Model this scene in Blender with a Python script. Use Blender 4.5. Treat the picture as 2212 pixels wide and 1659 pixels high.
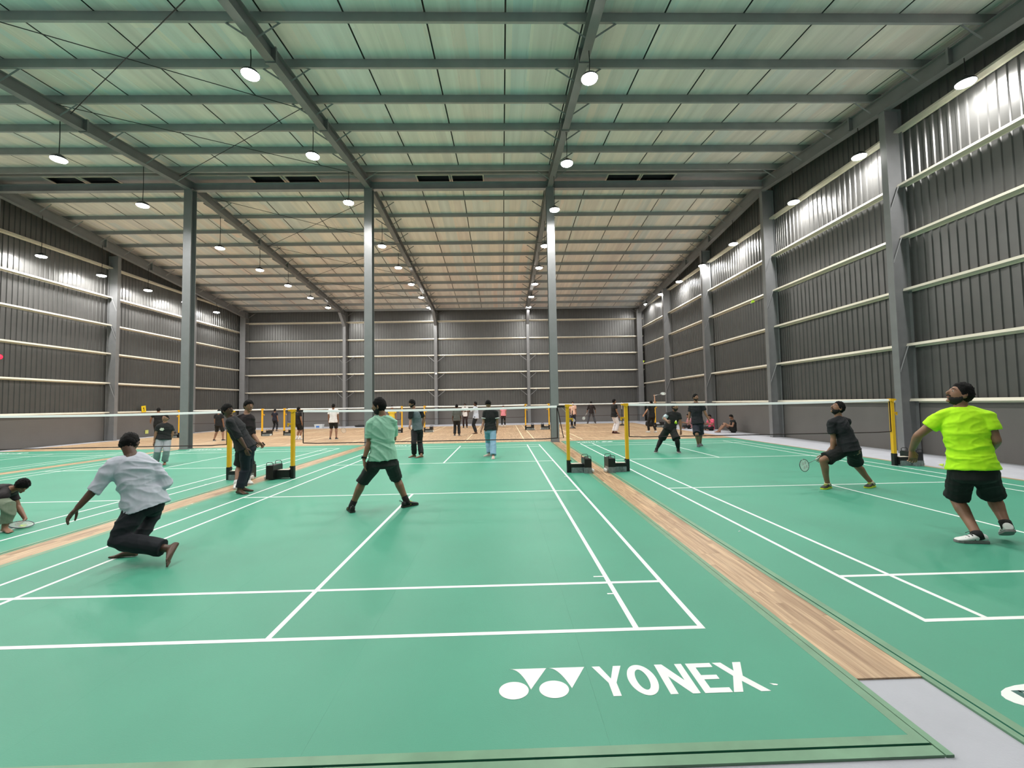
import bpy, bmesh, math, random
import numpy as np
from mathutils import Vector, Matrix
from mathutils.bvhtree import BVHTree
random.seed(7)
PI = math.pi
C = bpy.context.scene.collection
for o in list(bpy.data.objects): bpy.data.objects.remove(o)

# ------------------------------------------------------------------ camera, world, exposure
cam_d = bpy.data.cameras.new('camera'); cam = bpy.data.objects.new('camera', cam_d); C.objects.link(cam)
cam_d.sensor_width = 36; cam_d.lens = 908.952 / 2212 * 36; cam_d.clip_start = .05; cam_d.clip_end = 200
cam.location = (1.655, -3.006, 1.599); cam.rotation_euler = (1.61730, .017665, -.021784)
bpy.context.scene.camera = cam
LAMP_W = 126.0          # each pendant lamp
EXPO = -0.10
sc = bpy.context.scene
sc.view_settings.view_transform = 'Standard'; sc.view_settings.look = 'None'
sc.view_settings.exposure = EXPO; sc.view_settings.gamma = 1; sc.view_settings.use_curve_mapping = False
wd = bpy.data.worlds.new('world'); sc.world = wd; wd.use_nodes = True
wd.node_tree.nodes['Background'].inputs[0].default_value = (.02, .03, .05, 1)
wd.node_tree.nodes['Background'].inputs[1].default_value = .15

# ------------------------------------------------------------------ materials
def lin(c): return tuple(((v/255)/12.92 if v/255 <= .04045 else ((v/255+.055)/1.055)**2.4) for v in c)
MATS = {}
def mat(name, rgb, rough=.6, metal=0., noise=0., scale=6., bump=0., bscale=60., stretch=(1,1,1), emit=0., spec=.5, alpha=1.):
    if name in MATS: return MATS[name]
    m = bpy.data.materials.new(name); m.use_nodes = True; nt = m.node_tree; N = nt.nodes; L = nt.links
    b = N['Principled BSDF']; col = (*lin(rgb), 1)
    b.inputs['Base Color'].default_value = col; b.inputs['Roughness'].default_value = rough; b.inputs['Metallic'].default_value = metal
    b.inputs['Specular IOR Level'].default_value = spec
    if emit: b.inputs['Emission Color'].default_value = col; b.inputs['Emission Strength'].default_value = emit
    if alpha < 1: b.inputs['Alpha'].default_value = alpha
    if noise or bump:
        tc = N.new('ShaderNodeTexCoord'); mp = N.new('ShaderNodeMapping'); mp.inputs['Scale'].default_value = stretch
        L.new(tc.outputs['Object'], mp.inputs['Vector'])
    if noise:
        nz = N.new('ShaderNodeTexNoise'); nz.inputs['Scale'].default_value = scale; nz.inputs['Detail'].default_value = 4
        L.new(mp.outputs[0], nz.inputs['Vector'])
        mr = N.new('ShaderNodeMapRange'); mr.inputs['From Min'].default_value = .3; mr.inputs['From Max'].default_value = .7
        mr.inputs['To Min'].default_value = 1-noise; mr.inputs['To Max'].default_value = 1+noise
        L.new(nz.outputs['Fac'], mr.inputs['Value'])
        mx = N.new('ShaderNodeMix'); mx.data_type = 'RGBA'; mx.blend_type = 'MULTIPLY'; mx.inputs[0].default_value = 1
        mx.inputs[6].default_value = col; L.new(mr.outputs[0], mx.inputs[7]); L.new(mx.outputs[2], b.inputs['Base Color'])
    if bump:
        nb = N.new('ShaderNodeTexNoise'); nb.inputs['Scale'].default_value = bscale; nb.inputs['Detail'].default_value = 3
        L.new(mp.outputs[0], nb.inputs['Vector']); bp = N.new('ShaderNodeBump'); bp.inputs['Strength'].default_value = bump
        bp.inputs['Distance'].default_value = .01; L.new(nb.outputs['Fac'], bp.inputs['Height']); L.new(bp.outputs[0], b.inputs['Normal'])
    MATS[name] = m; return m

def wood_mat(name, plank):
    """oak: grain along Y; with plank=True the boards (7 cm x 1 m) come from a brick pattern (far floor only)"""
    m = bpy.data.materials.new(name); m.use_nodes = True; nt = m.node_tree; N = nt.nodes; L = nt.links; b = N['Principled BSDF']
    b.inputs['Roughness'].default_value = .42
    tc = N.new('ShaderNodeTexCoord'); mp = N.new('ShaderNodeMapping'); mp.inputs['Scale'].default_value = (26, 1.6, 1)
    L.new(tc.outputs['Object'], mp.inputs['Vector'])
    nz = N.new('ShaderNodeTexNoise'); nz.inputs['Scale'].default_value = 1.0; nz.inputs['Detail'].default_value = 6; nz.inputs['Distortion'].default_value = .6
    oi = N.new('ShaderNodeObjectInfo'); ad = N.new('ShaderNodeVectorMath'); ad.operation = 'ADD'
    ml = N.new('ShaderNodeMath'); ml.operation = 'MULTIPLY'; ml.inputs[1].default_value = 50
    L.new(oi.outputs['Random'], ml.inputs[0]); L.new(mp.outputs[0], ad.inputs[0]); L.new(ml.outputs[0], ad.inputs[1]); L.new(ad.outputs[0], nz.inputs['Vector'])
    cr = N.new('ShaderNodeValToRGB'); cr.color_ramp.elements[0].position = .3; cr.color_ramp.elements[1].position = .72
    cr.color_ramp.elements[0].color = (*lin((150, 118, 88)), 1); cr.color_ramp.elements[1].color = (*lin((208, 178, 144)), 1)
    L.new(nz.outputs['Fac'], cr.inputs[0])
    mx = N.new('ShaderNodeMix'); mx.data_type = 'RGBA'; mx.blend_type = 'MULTIPLY'; mx.inputs[0].default_value = 1; L.new(cr.outputs[0], mx.inputs[6])
    r2 = N.new('ShaderNodeValToRGB'); e = r2.color_ramp.elements
    e[0].position = 0; e[0].color = (.80, .76, .72, 1); e[1].position = 1; e[1].color = (1.08, 1.08, 1.06, 1)
    k = e.new(.35); k.color = (.93, .92, .90, 1)
    if plank:
        mb = N.new('ShaderNodeMapping'); mb.inputs['Rotation'].default_value = (0, 0, PI/2); L.new(tc.outputs['Object'], mb.inputs['Vector'])
        br = N.new('ShaderNodeTexBrick'); br.inputs['Color1'].default_value = (.3, .3, .3, 1); br.inputs['Color2'].default_value = (1, 1, 1, 1)
        br.inputs['Mortar'].default_value = (.05, .05, .05, 1); br.inputs['Scale'].default_value = 1; br.inputs['Brick Width'].default_value = 1.1
        br.inputs['Row Height'].default_value = .14; br.inputs['Mortar Size'].default_value = .002; L.new(mb.outputs[0], br.inputs['Vector'])
        L.new(br.outputs['Color'], r2.inputs[0])
    else: L.new(oi.outputs['Random'], r2.inputs[0])
    L.new(r2.outputs[0], mx.inputs[7]); L.new(mx.outputs[2], b.inputs['Base Color'])
    MATS[name] = m; return m

def roof_mat():
    """pale aged sheet: lengthwise bands of cream, green and pink tint, differing from panel to panel"""
    m = bpy.data.materials.new('roof_sheet'); m.use_nodes = True; nt = m.node_tree; N = nt.nodes; L = nt.links; b = N['Principled BSDF']
    b.inputs['Roughness'].default_value = .45; b.inputs['Metallic'].default_value = .0
    tc = N.new('ShaderNodeTexCoord'); mp = N.new('ShaderNodeMapping'); mp.inputs['Scale'].default_value = (1.9, .10, 0)
    L.new(tc.outputs['Object'], mp.inputs['Vector'])
    vo = N.new('ShaderNodeTexVoronoi'); vo.feature = 'F1'; vo.inputs['Scale'].default_value = 1.0; vo.distance = 'CHEBYCHEV'; vo.inputs['Randomness'].default_value = .7
    L.new(mp.outputs[0], vo.inputs['Vector'])
    sp = N.new('ShaderNodeSeparateColor'); L.new(vo.outputs['Color'], sp.inputs[0])
    cr = N.new('ShaderNodeValToRGB'); el = cr.color_ramp.elements; cr.color_ramp.interpolation = 'LINEAR'
    el[0].position = 0; el[0].color = (*lin((226, 230, 230)), 1); el[1].position = 1; el[1].color = (*lin((250, 234, 226)), 1)
    for p_, c_ in ((.3, (238, 236, 232)), (.55, (248, 240, 232)), (.8, (232, 226, 222))): q = el.new(p_); q.color = (*lin(c_), 1)
    L.new(sp.outputs[0], cr.inputs[0])
    n2 = N.new('ShaderNodeTexNoise'); n2.inputs['Scale'].default_value = 1; n2.inputs['Detail'].default_value = 3
    m2 = N.new('ShaderNodeMapping'); m2.inputs['Scale'].default_value = (4.5, .25, 1); L.new(tc.outputs['Object'], m2.inputs['Vector']); L.new(m2.outputs[0], n2.inputs['Vector'])
    mr = N.new('ShaderNodeMapRange'); mr.inputs['From Min'].default_value = .3; mr.inputs['From Max'].default_value = .7; mr.inputs['To Min'].default_value = .88; mr.inputs['To Max'].default_value = 1.05
    L.new(n2.outputs['Fac'], mr.inputs['Value'])
    mx = N.new('ShaderNodeMix'); mx.data_type = 'RGBA'; mx.blend_type = 'MULTIPLY'; mx.inputs[0].default_value = 1
    L.new(cr.outputs[0], mx.inputs[6]); L.new(mr.outputs[0], mx.inputs[7]); L.new(mx.outputs[2], b.inputs['Base Color'])
    MATS['roof'] = m; return m

M_ROOF = roof_mat(); M_WOOD = wood_mat('oak_boards', False); M_WOODF = wood_mat('oak_floor_far', True)
M_STEEL = mat('steel_greygreen', (122, 123, 125), .42, 0, .06, 3)
M_PURLIN = mat('purlin_galvanised', (158, 160, 162), .42, .3, .08, 2)
M_GIRT = mat('girt_primer', (222, 216, 200), .42, .2, .06, 2)
M_CLAD = mat('cladding_dark_sheet', (98, 98, 97), .35, .35, .06, 2)
M_WALL = mat('plastered_plinth', (106, 103, 101), .85, 0, .04, 1.2, .1, 30)
M_SLAB = mat('grey_vinyl_underlay', (176, 178, 187), .8, 0, .05, 2.5, .15, 90)
M_MAT = mat('green_court_vinyl', (64, 146, 120), .5, 0, .06, .9, .12, 140)
M_TAPE = mat('olive_edge_tape', (104, 146, 116), .42, 0, .12, 5)
M_SEAM = mat('dark_seam', (22, 52, 40), .8)
M_LINE = mat('court_line_white', (232, 236, 234), .5, 0, .02, 4)
M_CREAM = mat('court_line_cream', (240, 226, 190), .5)
M_BLACK = mat('black_paint', (22, 22, 23), .45)
M_DARK = mat('vent_painted_dark', (10, 14, 22), .9)
M_YEL = mat('yellow_post_paint', (238, 182, 34), .4, 0, .04, 8)
M_WHITEP = mat('white_tape', (236, 240, 240), .55)
M_CORDW = mat('white_cord', (220, 220, 215), .6)
M_NET = mat('net_twine', (112, 104, 100), .8)
M_NETB = mat('net_binding', (42, 20, 22), .7)
M_PLAST = mat('grey_plastic_wrap', (120, 128, 130), .25, 0, .3, 18, .6, 25)
M_WHEEL = mat('white_wrapped_wheel', (220, 222, 218), .35, 0, .15, 20, .5, 30)
M_LENS = mat('lamp_lens', (255, 252, 246), .3, emit=150)
M_HOUS = mat('lamp_housing', (60, 62, 66), .4, .5)
M_NEON = mat('neon_shuttle', (214, 246, 60), .5)
M_CORK = mat('cork_white', (235, 232, 222), .5)

# ------------------------------------------------------------------ mesh helpers
class MB:
    def __init__(s): s.v = []; s.f = []; s.m = []
    def add(s, v, f, m=0):
        k = len(s.v); s.v += [tuple(map(float, p)) for p in v]; s.f += [tuple(i+k for i in q) for q in f]; s.m += [m]*len(f); return s
    def box(s, x0, x1, y0, y1, z0, z1, m=0):
        return s.add([(x0,y0,z0),(x1,y0,z0),(x1,y1,z0),(x0,y1,z0),(x0,y0,z1),(x1,y0,z1),(x1,y1,z1),(x0,y1,z1)],
                     [(0,3,2,1),(4,5,6,7),(0,1,5,4),(1,2,6,5),(2,3,7,6),(3,0,4,7)], m)
    def ring(s, rings, m=0, closed=True):
        n = len(rings[0]); v = [p for r in rings for p in r]; f = []
        for i in range(len(rings)-1):
            for j in range(n): a = i*n+j; b = i*n+(j+1) % n; f.append((a, b, b+n, a+n))
        if closed: f.append(tuple(range(n))[::-1]); f.append(tuple(range((len(rings)-1)*n, len(rings)*n)))
        return s.add(v, f, m)
    def tube(s, pts, r, n=8, m=0, caps=True):
        pts = [np.array(p, float) for p in pts]; rs = r if hasattr(r, '__len__') else [r]*len(pts); rings = []; side = None
        for i, p in enumerate(pts):
            d = pts[min(i+1, len(pts)-1)]-pts[max(i-1, 0)]; d = d/(np.linalg.norm(d)+1e-9)
            if side is None: side = np.cross(d, (0, 0, 1)) if abs(d[2]) < .9 else np.cross(d, (1, 0, 0))
            side = side-d*(side@d); side /= np.linalg.norm(side)+1e-9; up = np.cross(d, side)
            rings.append([p+rs[i]*(math.cos(2*PI*k/n)*side+math.sin(2*PI*k/n)*up) for k in range(n)])
        return s.ring(rings, m, caps)
    def lathe(s, prof, c=(0,0,0), n=16, m=0):
        return s.ring([[(c[0]+r*math.cos(2*PI*k/n), c[1]+r*math.sin(2*PI*k/n), c[2]+z) for k in range(n)] for r, z in prof], m)
    def sweep(s, prof, p0, p1, side, up, m=0):
        p0, p1, side, up = (np.array(q, float) for q in (p0, p1, side, up))
        return s.ring([[p+a*side+b*up for a, b in prof] for p in (p0, p1)], m)
    def build(s, name, mats, parent=None, loc=None, smooth=False):
        me = bpy.data.meshes.new(name); me.from_pydata(s.v, [], s.f)
        for mm in (mats if isinstance(mats, (list, tuple)) else [mats]): me.materials.append(mm)
        if any(s.m): me.polygons.foreach_set('material_index', s.m)
        bm = bmesh.new(); bm.from_mesh(me); bmesh.ops.recalc_face_normals(bm, faces=bm.faces); bm.to_mesh(me); bm.free()
        if smooth: me.polygons.foreach_set('use_smooth', [True]*len(me.polygons))
        o = bpy.data.objects.new(name, me); C.objects.link(o)
        if parent: o.parent = parent
        if loc: o.location = loc
        return o
def iprof(w, h, tf=.014, tw=.01):
    a = w/2; b = h/2
    return [(-a,-b),(a,-b),(a,-b+tf),(tw,-b+tf),(tw,b-tf),(a,b-tf),(a,b),(-a,b),(-a,b-tf),(-tw,b-tf),(-tw,-b+tf),(-a,-b+tf)]
def tag(o, label, cat, group=None, kind=None):
    o['label'] = label; o['category'] = cat
    if group: o['group'] = group
    if kind: o['kind'] = kind
    return o
def struct(o): o['kind'] = 'structure'; return o
def empty(name, loc=(0,0,0), rz=0):
    o = bpy.data.objects.new(name, None); C.objects.link(o); o.location = loc; o.rotation_euler = (0, 0, rz); o.empty_display_size = .1; return o
def copy_tree(o, parent=None):
    c = o.copy(); C.objects.link(c); c.parent = parent
    for ch in list(o.children): copy_tree(ch, c)
    return c
def relocate(o, loc, rz=0): o.location = loc; o.rotation_euler = (0, 0, rz); return o

# ------------------------------------------------------------------ building shell
XL, XR, YB, YF, YM = -19.75, 13.5, 31.85, -5.2, 14.5
def zroof(y): return 11.32-.1*abs(y-YM)
fl = struct(MB().box(XL-.3, XR+.3, YF-.3, YB+.3, -.25, -.014).build('floor', M_SLAB))
# wooden sports floor beyond the mats, and its narrow border along the right mat
wf = struct(MB().box(-18.9, 11.42, 14.62, 28.6, -.014, -.004).box(11.16, 11.42, -.57, 14.62, -.014, -.004).box(-11.72, -11.31, -.57, 14.62, -.014, -.004)
            .box(-19.2, -18.95, -.57, 14.62, -.014, -.004).build('floor', M_WOODF))
# the two strips of bare oak boards between the mats, board by board
mesh_plank = {}
def plank(x, y0, y1, parent):
    key = round(y1-y0, 1)
    if key not in mesh_plank:
        mesh_plank[key] = MB().box(-.0328, .0328, 0, key-.0012, -.014, -.004)
        o = mesh_plank[key].build('board', M_WOOD, parent); mesh_plank[key] = o.data
    else:
        o = bpy.data.objects.new('board', mesh_plank[key]); C.objects.link(o); o.parent = parent
    o.location = (x, y0, 0); return o
rnd = random.Random(3)
for xc in (3.836, -3.836):
    for r in range(6):
        y = -.57
        while y < 14.62:
            ln = rnd.choice([.5, .6, .7, .9, 1.1]); ln = round(min(ln, 14.62-y), 1)
            if ln < .2: break
            plank(xc-.1665+.0667*r, y, y+ln, wf); y += ln

def rib_sheet(u0, u1, z0, zt0, zt1, axis, w, sgn):
    """one trapezoidal wall sheet: u along the wall, ribs standing proud into the hall"""
    mb = MB(); prof = []; n = 5; p = (u1-u0)/n
    for k in range(n):
        a = u0+k*p; prof += [(a, 0), (a+p*.62, 0), (a+p*.70, .028), (a+p*.92, .028)]
    prof.append((u1, 0)); vs = []; fs = []
    for u, d in prof:
        t = (u-u0)/(u1-u0); zt = zt0+(zt1-zt0)*t
        for z in (z0, zt): vs.append((w+sgn*d, u, z) if axis == 'x' else (u, w+sgn*d, z))
    for i in range(len(prof)-1): fs.append((2*i, 2*i+2, 2*i+3, 2*i+1))
    return mb.add(vs, fs)
GS = (1.47, 3.05, 4.65, 6.2, 7.72, 9.35, 10.75)
GB = (1.42, 2.8, 4.22, 5.66, 7.02, 8.5)
def zgirt(mb, axis, w, sgn, u0, u1, z):
    # horizontal web 0.19 m deep, inner flange turned up, outer flange turned down
    pr = [(0.03, -.05), (.034, -.05), (.034, -.003), (.225, -.003), (.197, .072), (.191, .072), (.218, .004), (.03, .004)]
    if axis == 'x': mb.sweep(pr, (w, u0, z), (w, u1, z), (sgn, 0, 0), (0, 0, 1))
    else: mb.sweep(pr, (u0, w, z), (u1, w, z), (0, sgn, 0), (0, 0, 1))
def side_wall(name, X, sgn, colY):
    w = MB().box(min(X, X-sgn*.23), max(X, X-sgn*.23), YF, YB, -.014, 1.42)
    w = struct(w.build(name, M_WALL))
    y = YF
    while y < YB-.1:
        y1 = min(y+1.06, YB); mid = YM if y < YM < y1 else None
        if mid: y1 = mid if mid-y > .2 else y1
        rib_sheet(y, y1, 1.42, zroof(y), zroof(y1), 'x', X-sgn*.02, sgn).build('wall_sheet', M_CLAD, w); y = y1
    for i, z in enumerate(GS):
        for a, b in zip([YF]+colY, colY+[YB]):
            if z > min(zroof(a), zroof(b))-.15: continue
            mb = MB(); zgirt(mb, 'x', X, sgn, a+.02, b-.02, z); mb.build('girt', M_GIRT, w)
    return w
WR = side_wall('wall_right', XR, -1, [-2.7, 3.05, 8.8, 14.6, 20.2, 25.95, 31.45])
WL = side_wall('wall_left', XL, 1, [-2.7, 3.05, 8.8, 14.6, 20.2, 25.95, 31.45])
WB = struct(MB().box(XL, XR, YB, YB+.23, -.014, 1.38).build('wall_back', M_WALL))
x = XL
while x < XR-.1:
    x1 = min(x+1.06, XR); rib_sheet(x, x1, 1.38, zroof(YB), zroof(YB), 'y', YB+.02, -1).build('wall_sheet', M_CLAD, WB); x = x1
colXB = [-19.3, -11.15, -3.75, 3.8, 13.05]
for z in GB:
    for a, b in zip([XL]+colXB, colXB+[XR]):
        mb = MB(); zgirt(mb, 'y', YB, -1, a+.02, b-.02, z); mb.build('girt', M_GIRT, WB)
# wall behind the camera closes the hall
WF = struct(MB().box(XL, XR, YF-.23, YF, -.014, 1.42).box(XL, XR, YF-.1, YF-.02, 1.42, zroof(YF)).build('wall_front', M_CLAD))

# roof: panels between standing seams, each its own sheet
CE = struct(MB().add([(XL-.2, YF-.2, zroof(YF)+.13), (XR+.2, YF-.2, zroof(YF)+.13), (XR+.2, YM, zroof(YM)+.15), (XL-.2, YM, zroof(YM)+.15), (XR+.2, YB+.3, zroof(YB)+.13), (XL-.2, YB+.3, zroof(YB)+.13)],
            [(0, 1, 2, 3), (3, 2, 4, 5)]).build('ceiling', M_STEEL))
xs = [.03+1.83*k for k in range(-11, 8)]; xs = [XL]+[q for q in xs if XL+.1 < q < XR-.1]+[XR]
for a, b in zip(xs, xs[1:]):
    for s, (ya, yb) in ((0, (YF, YM-.5)), (1, (YM+.5, YB))):
        mb = MB(); g = .02
        n = 3; prof = []
        wd_ = (b-a-2*g)/n
        for k in range(n):
            u = a+g+k*wd_; prof += [(u, 0), (u+wd_*.88, 0), (u+wd_*.92, .006), (u+wd_*.97, .006)]
        prof.append((b-g, 0)); pass
        vs = []
        for u, d in prof:
            for yy in (ya, yb): vs.append((u, yy, zroof(yy)+d))
        mb.add(vs, [(2*i, 2*i+2, 2*i+3, 2*i+1) for i in range(len(prof)-1)]).build('roof_panel', M_ROOF, CE)
pY = [13.53-1.475*k for k in range(13)]; pY += [15.98+1.425*k for k in range(12)]
for y in pY:
    z = zroof(y); h = .275 if y < YM else .19
    mb = MB().sweep([(0, -h), (-.06, -h), (-.06, -h+.02), (-.055, -h+.005), (-.004, -h+.005), (-.004, -.004), (.06, -.004), (.06, 0), (0, 0)], (XL, y, z), (XR, y, z), (0, 1, 0), (0, 0, 1))
    mb.build('purlin', M_PURLIN, CE)
# purlins at the ridge, cover sheets with the vent openings and the raised cap above them
for y in (13.98, 15.02):
    MB().sweep([(0, -.2), (-.06, -.2), (-.06, -.19), (-.004, -.19), (-.004, 0), (0, 0)], (XL, y, 11.27), (XR, y, 11.27), (0, 1 if y < YM else -1, 0), (0, 0, 1)).build('purlin', M_PURLIN, CE)
VX = [(-16.98, -15.74), (-15.55, -14.3), (-8.69, -7.45), (-7.26, -5.97), (-1.79, -.47), (-.32, .96), (6.29, 7.62), (7.76, 9.13)]
edges = [XL]+[e for v in VX for e in v]+[XR]; mb = MB()
for a, b in zip(edges[::2], edges[1::2]): mb.box(a, b, 14.0, 15.0, 11.2, 11.215)
for a, b in VX: mb.box(a, b, 14.0, 14.22, 11.2, 11.215).box(a, b, 14.72, 15.0, 11.2, 11.215)
mb.build('ridge_cover', M_PURLIN, CE)
MB().box(XL, XR, 13.95, 14.0, 11.2, 11.75).box(XL, XR, 15.0, 15.05, 11.2, 11.75).box(XL, XR, 13.95, 15.05, 11.75, 11.78).build('ridge_cap', M_DARK, CE)  # cap coloured near black, painting the night darkness seen through the vents
for i, (a, b) in enumerate(VX):
    mb = MB()
    for q in ((a-.05, b+.05, 14.17, 14.22), (a-.05, b+.05, 14.72, 14.77), (a-.05, a, 14.22, 14.72), (b, b+.05, 14.22, 14.72)): mb.box(*q, 11.17, 11.2)
    mb.build('vent_frame', M_GIRT, CE)

# rafters, columns, ridge tie beam
RX = [(-19.12, 'along the left wall'), (-11.15, 'left of the other inner ones, above the leftmost hanging lamp row'), (-3.8, 'above the middle free standing column'), (3.78, 'above the right free standing column'), (13.05, 'along the right wall')]
def rafter(X, where):
    t = empty('roof_beam', (X, YM, 0)); tag(t, 'long dark grey steel roof beam running '+where if 'along' in where else 'long dark grey steel roof beam '+where, 'beam', 'main roof beams')
    for s, ye in ((-1, YF), (1, YB-.2)):
        mb = MB(); y0, y1 = YM, ye; d = .36 if abs(X) < 12 else .46
        za, zb = zroof(y0)-.28, zroof(y1)-.28
        mb.sweep(iprof(.22, d), (0, 0, za-d/2), (0, y1-y0, zb-d/2), (1, 0, 0), (0, 0, 1)); mb.build('girder', M_STEEL, t)
    # splice plates
    mb = MB()
    for yy in (6.9, 9.9, 19.2, 22.1): mb.box(-.13, .13, yy-YM-.03, yy-YM+.03, zroof(yy)-.67, zroof(yy)-.26)
    mb.build('splice_plate', M_STEEL, t)
    for y in pY:
        if abs(X) > 12 and X != -11.15:
            sides = (1,) if X < 0 else (-1,)
        else: sides = (-1, 1)
        z = zroof(y)
        for sd in sides:
            MB().tube([(sd*.1, y-YM, z-.60), (sd*.62, y-YM, z-.25)], .022, 4).build('fly_brace', M_STEEL, t)
    return t
RAFT = {X: rafter(X, w) for X, w in RX}
def column(X, Y, zt, w, d, label, rot=0, group=None):
    t = empty('steel_column', (X, Y, 0), rot); tag(t, label, 'column', group)
    MB().sweep(iprof(w, d, .02, .012), (0, 0, -.012), (0, 0, zt), (1, 0, 0), (0, 1, 0)).build('shaft', M_STEEL, t)
    MB().box(-w/2-.0, w/2+.0, -d/2-.0, d/2+.0, zt-.02, zt).build('cap_plate', M_STEEL, t)
    return t
for X, l in ((-11.15, 'left'), (-3.8, 'middle'), (3.78, 'right')):
    c = column(X, 14.35, 10.69, .32, .3, 'grey green free standing steel column under the ridge, %s of the three' % l, group='free standing columns under the ridge')
    MB().box(-.18, .18, -.17, .17, -.012, .02).build('base_plate', M_STEEL, c)
names_r = {-2.7: None, 3.05: None, 8.8: 'behind the man in the neon shirt', 14.6: 'at the ridge, right of the man in navy shorts', 20.2: 'behind the standing man in navy shorts', 25.95: 'nearest the far right corner'}
for Y, l in names_r.items():
    z = zroof(Y)-.72 if Y != 14.6 else 10.6
    lab = 'tall grey steel column on the right wall ' + (l or ('beside the camera' if Y > 0 else 'behind the camera'))
    c = column(13.22, Y, z, .2, .5, lab, PI/2, 'columns of the right wall')
    for zz in (3.05, 6.2, 7.72):
        MB().tube([(-.09, .23, zz-.75), (-.09, -.05, zz)], .018, 4).build('girt_brace', M_STEEL, c)
names_l = {8.8: 'out of the frame', 14.6: 'at the ridge, just out of the frame', 20.2: 'left of the yellow sign', 25.95: 'behind the left free standing column'}
for Y, l in names_l.items():
    z = zroof(Y)-.72
    c = column(-19.47, Y, z, .2, .5, 'tall grey steel column on the left wall '+l, PI/2, 'columns of the left wall')
    for zz in (3.05, 6.2, 7.72):
        MB().tube([(-.09, -.23, zz-.75), (-.09, .05, zz)], .018, 4).build('girt_brace', M_STEEL, c)
for X, l in zip(colXB, ('in the far left corner', 'left of the man in the white tee', 'seen beside the middle free standing column', 'seen just left of the right free standing column', 'in the far right corner')):
    corner = X < -19 or X > 13
    c = column(X, YB-.33, zroof(YB)-.3, .24 if not corner else .42, .5, 'grey steel column of the back wall '+l, group='columns of the back wall')
    if not corner:
        for zz in GB[1:4]:
            for sd in (-1, 1): MB().tube([(sd*.1, -.2, zz-.55), (sd*.75, .1, zz)], .02, 4).build('girt_brace', M_STEEL, c)
        MB().add([(-.11, -.25, zroof(YB)-1.5), (-.11, -.25, zroof(YB)-.6), (-.11, -1.3, zroof(YB)-.55), (.11, -.25, zroof(YB)-1.5), (.11, -.25, zroof(YB)-.6), (.11, -1.3, zroof(YB)-.55)],
                 [(0, 1, 2), (5, 4, 3), (0, 2, 5, 3), (0, 3, 4, 1), (1, 4, 5, 2)]).build('haunch', M_STEEL, c)
tb = MB().sweep(iprof(.2, .3, .016, .01), (-19.2, YM, 10.86), (13.0, YM, 10.86), (0, 1, 0), (0, 0, 1)).build('tie_beam', M_PURLIN)
tag(tb, 'long horizontal steel tie beam below the ridge vents, across the column tops', 'beam')
# wind bracing rods under the roof, one object per rod
def rod(a, b, lab):
    o = MB().tube([a, b], .011, 5).build('brace_rod', M_BLACK); tag(o, lab, 'rod', 'crossed wind bracing rods under the roof')
for (xa, xb) in ((-11.05, -3.9),):
    for i, (ya, yb) in enumerate(((1.2, 4.9), (4.9, 9.4), (9.0, 13.6), (15.4, 19.9), (19.9, 24.4), (24.4, 28.9))):
        za, zb = zroof(ya)-.34, zroof(yb)-.34
        n_ = ('nearest', 'second', 'third', 'fourth', 'fifth', 'farthest')[i]
        rod((xa, ya, za), (xb, yb, zb), 'thin dark diagonal roof rod, going away to the right, %s pair' % n_)
        rod((xa, yb, zb-.03), (xb, ya, za-.03), 'thin dark diagonal roof rod, going away to the left, %s pair' % n_)

# ------------------------------------------------------------------ pendant lamps
def make_lamp(drop):
    t = empty('pendant_lamp')
    MB().lathe([(.03, .16), (.05, .155), (.09, .12), (.17, .06), (.205, .0), (.195, -.005), (.16, .02)], n=20).build('housing', M_HOUS, t, smooth=True)
    MB().lathe([(.0, .03), (.19, .0), (.175, -.03), (.11, -.055), (.03, -.062), (0, -.063)], n=20).build('lens', M_LENS, t, smooth=True)
    MB().tube([(0, 0, .15), (.012, 0, .15+drop*.5), (0, 0, .15+drop)], .011, 6).build('cord', M_BLACK, t)
    return t
def lamp_light(t, power):
    ld = LD.get(power)
    if not ld:
        ld = bpy.data.lights.new('lamp_light', 'AREA'); ld.shape = 'DISK'; ld.size = .36; ld.energy = power; ld.color = (1, .975, .94); LD[power] = ld
    l = bpy.data.objects.new('lamp_light', ld); C.objects.link(l); l.parent = t; l.location = (0, 0, -.068)
LD = {}
ORD = ['nearest', 'second', 'third', 'fourth', 'fifth', 'sixth', 'seventh', 'eighth', 'ninth']
rows = [
 (3.82, 9.2, 'right centre row', [6.5, 10.0, 13.2, 17.0, 20.3, 23.5, 26.7, 29.9], (.4, -2.9, 3.4)),
 (-4.05, 9.3, 'left centre row', [6.5, 9.7, 12.7, 17.1, 20.3, 23.6, 26.9, 30.1], (.4, -2.9, 3.4)),
 (-11.35, 9.05, 'far left hanging row', [9.4, 12.3, 16.5, 19.7, 22.7, 25.7, 28.6], (6.4, .4, -2.9, 3.4)),
 (13.0, 9.17, 'right wall row', [6.6, 9.65, 12.65, 16.9, 20.1, 23.2, 26.3, 29.3], (.6, 3.6, -2.4)),
 (-19.0, 8.6, 'left wall row', [16.1, 18.95, 21.8, 24.7, 27.7], (13.2, 10.2, 7.2, 4.2, 1.2))]
lamp0 = None
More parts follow.
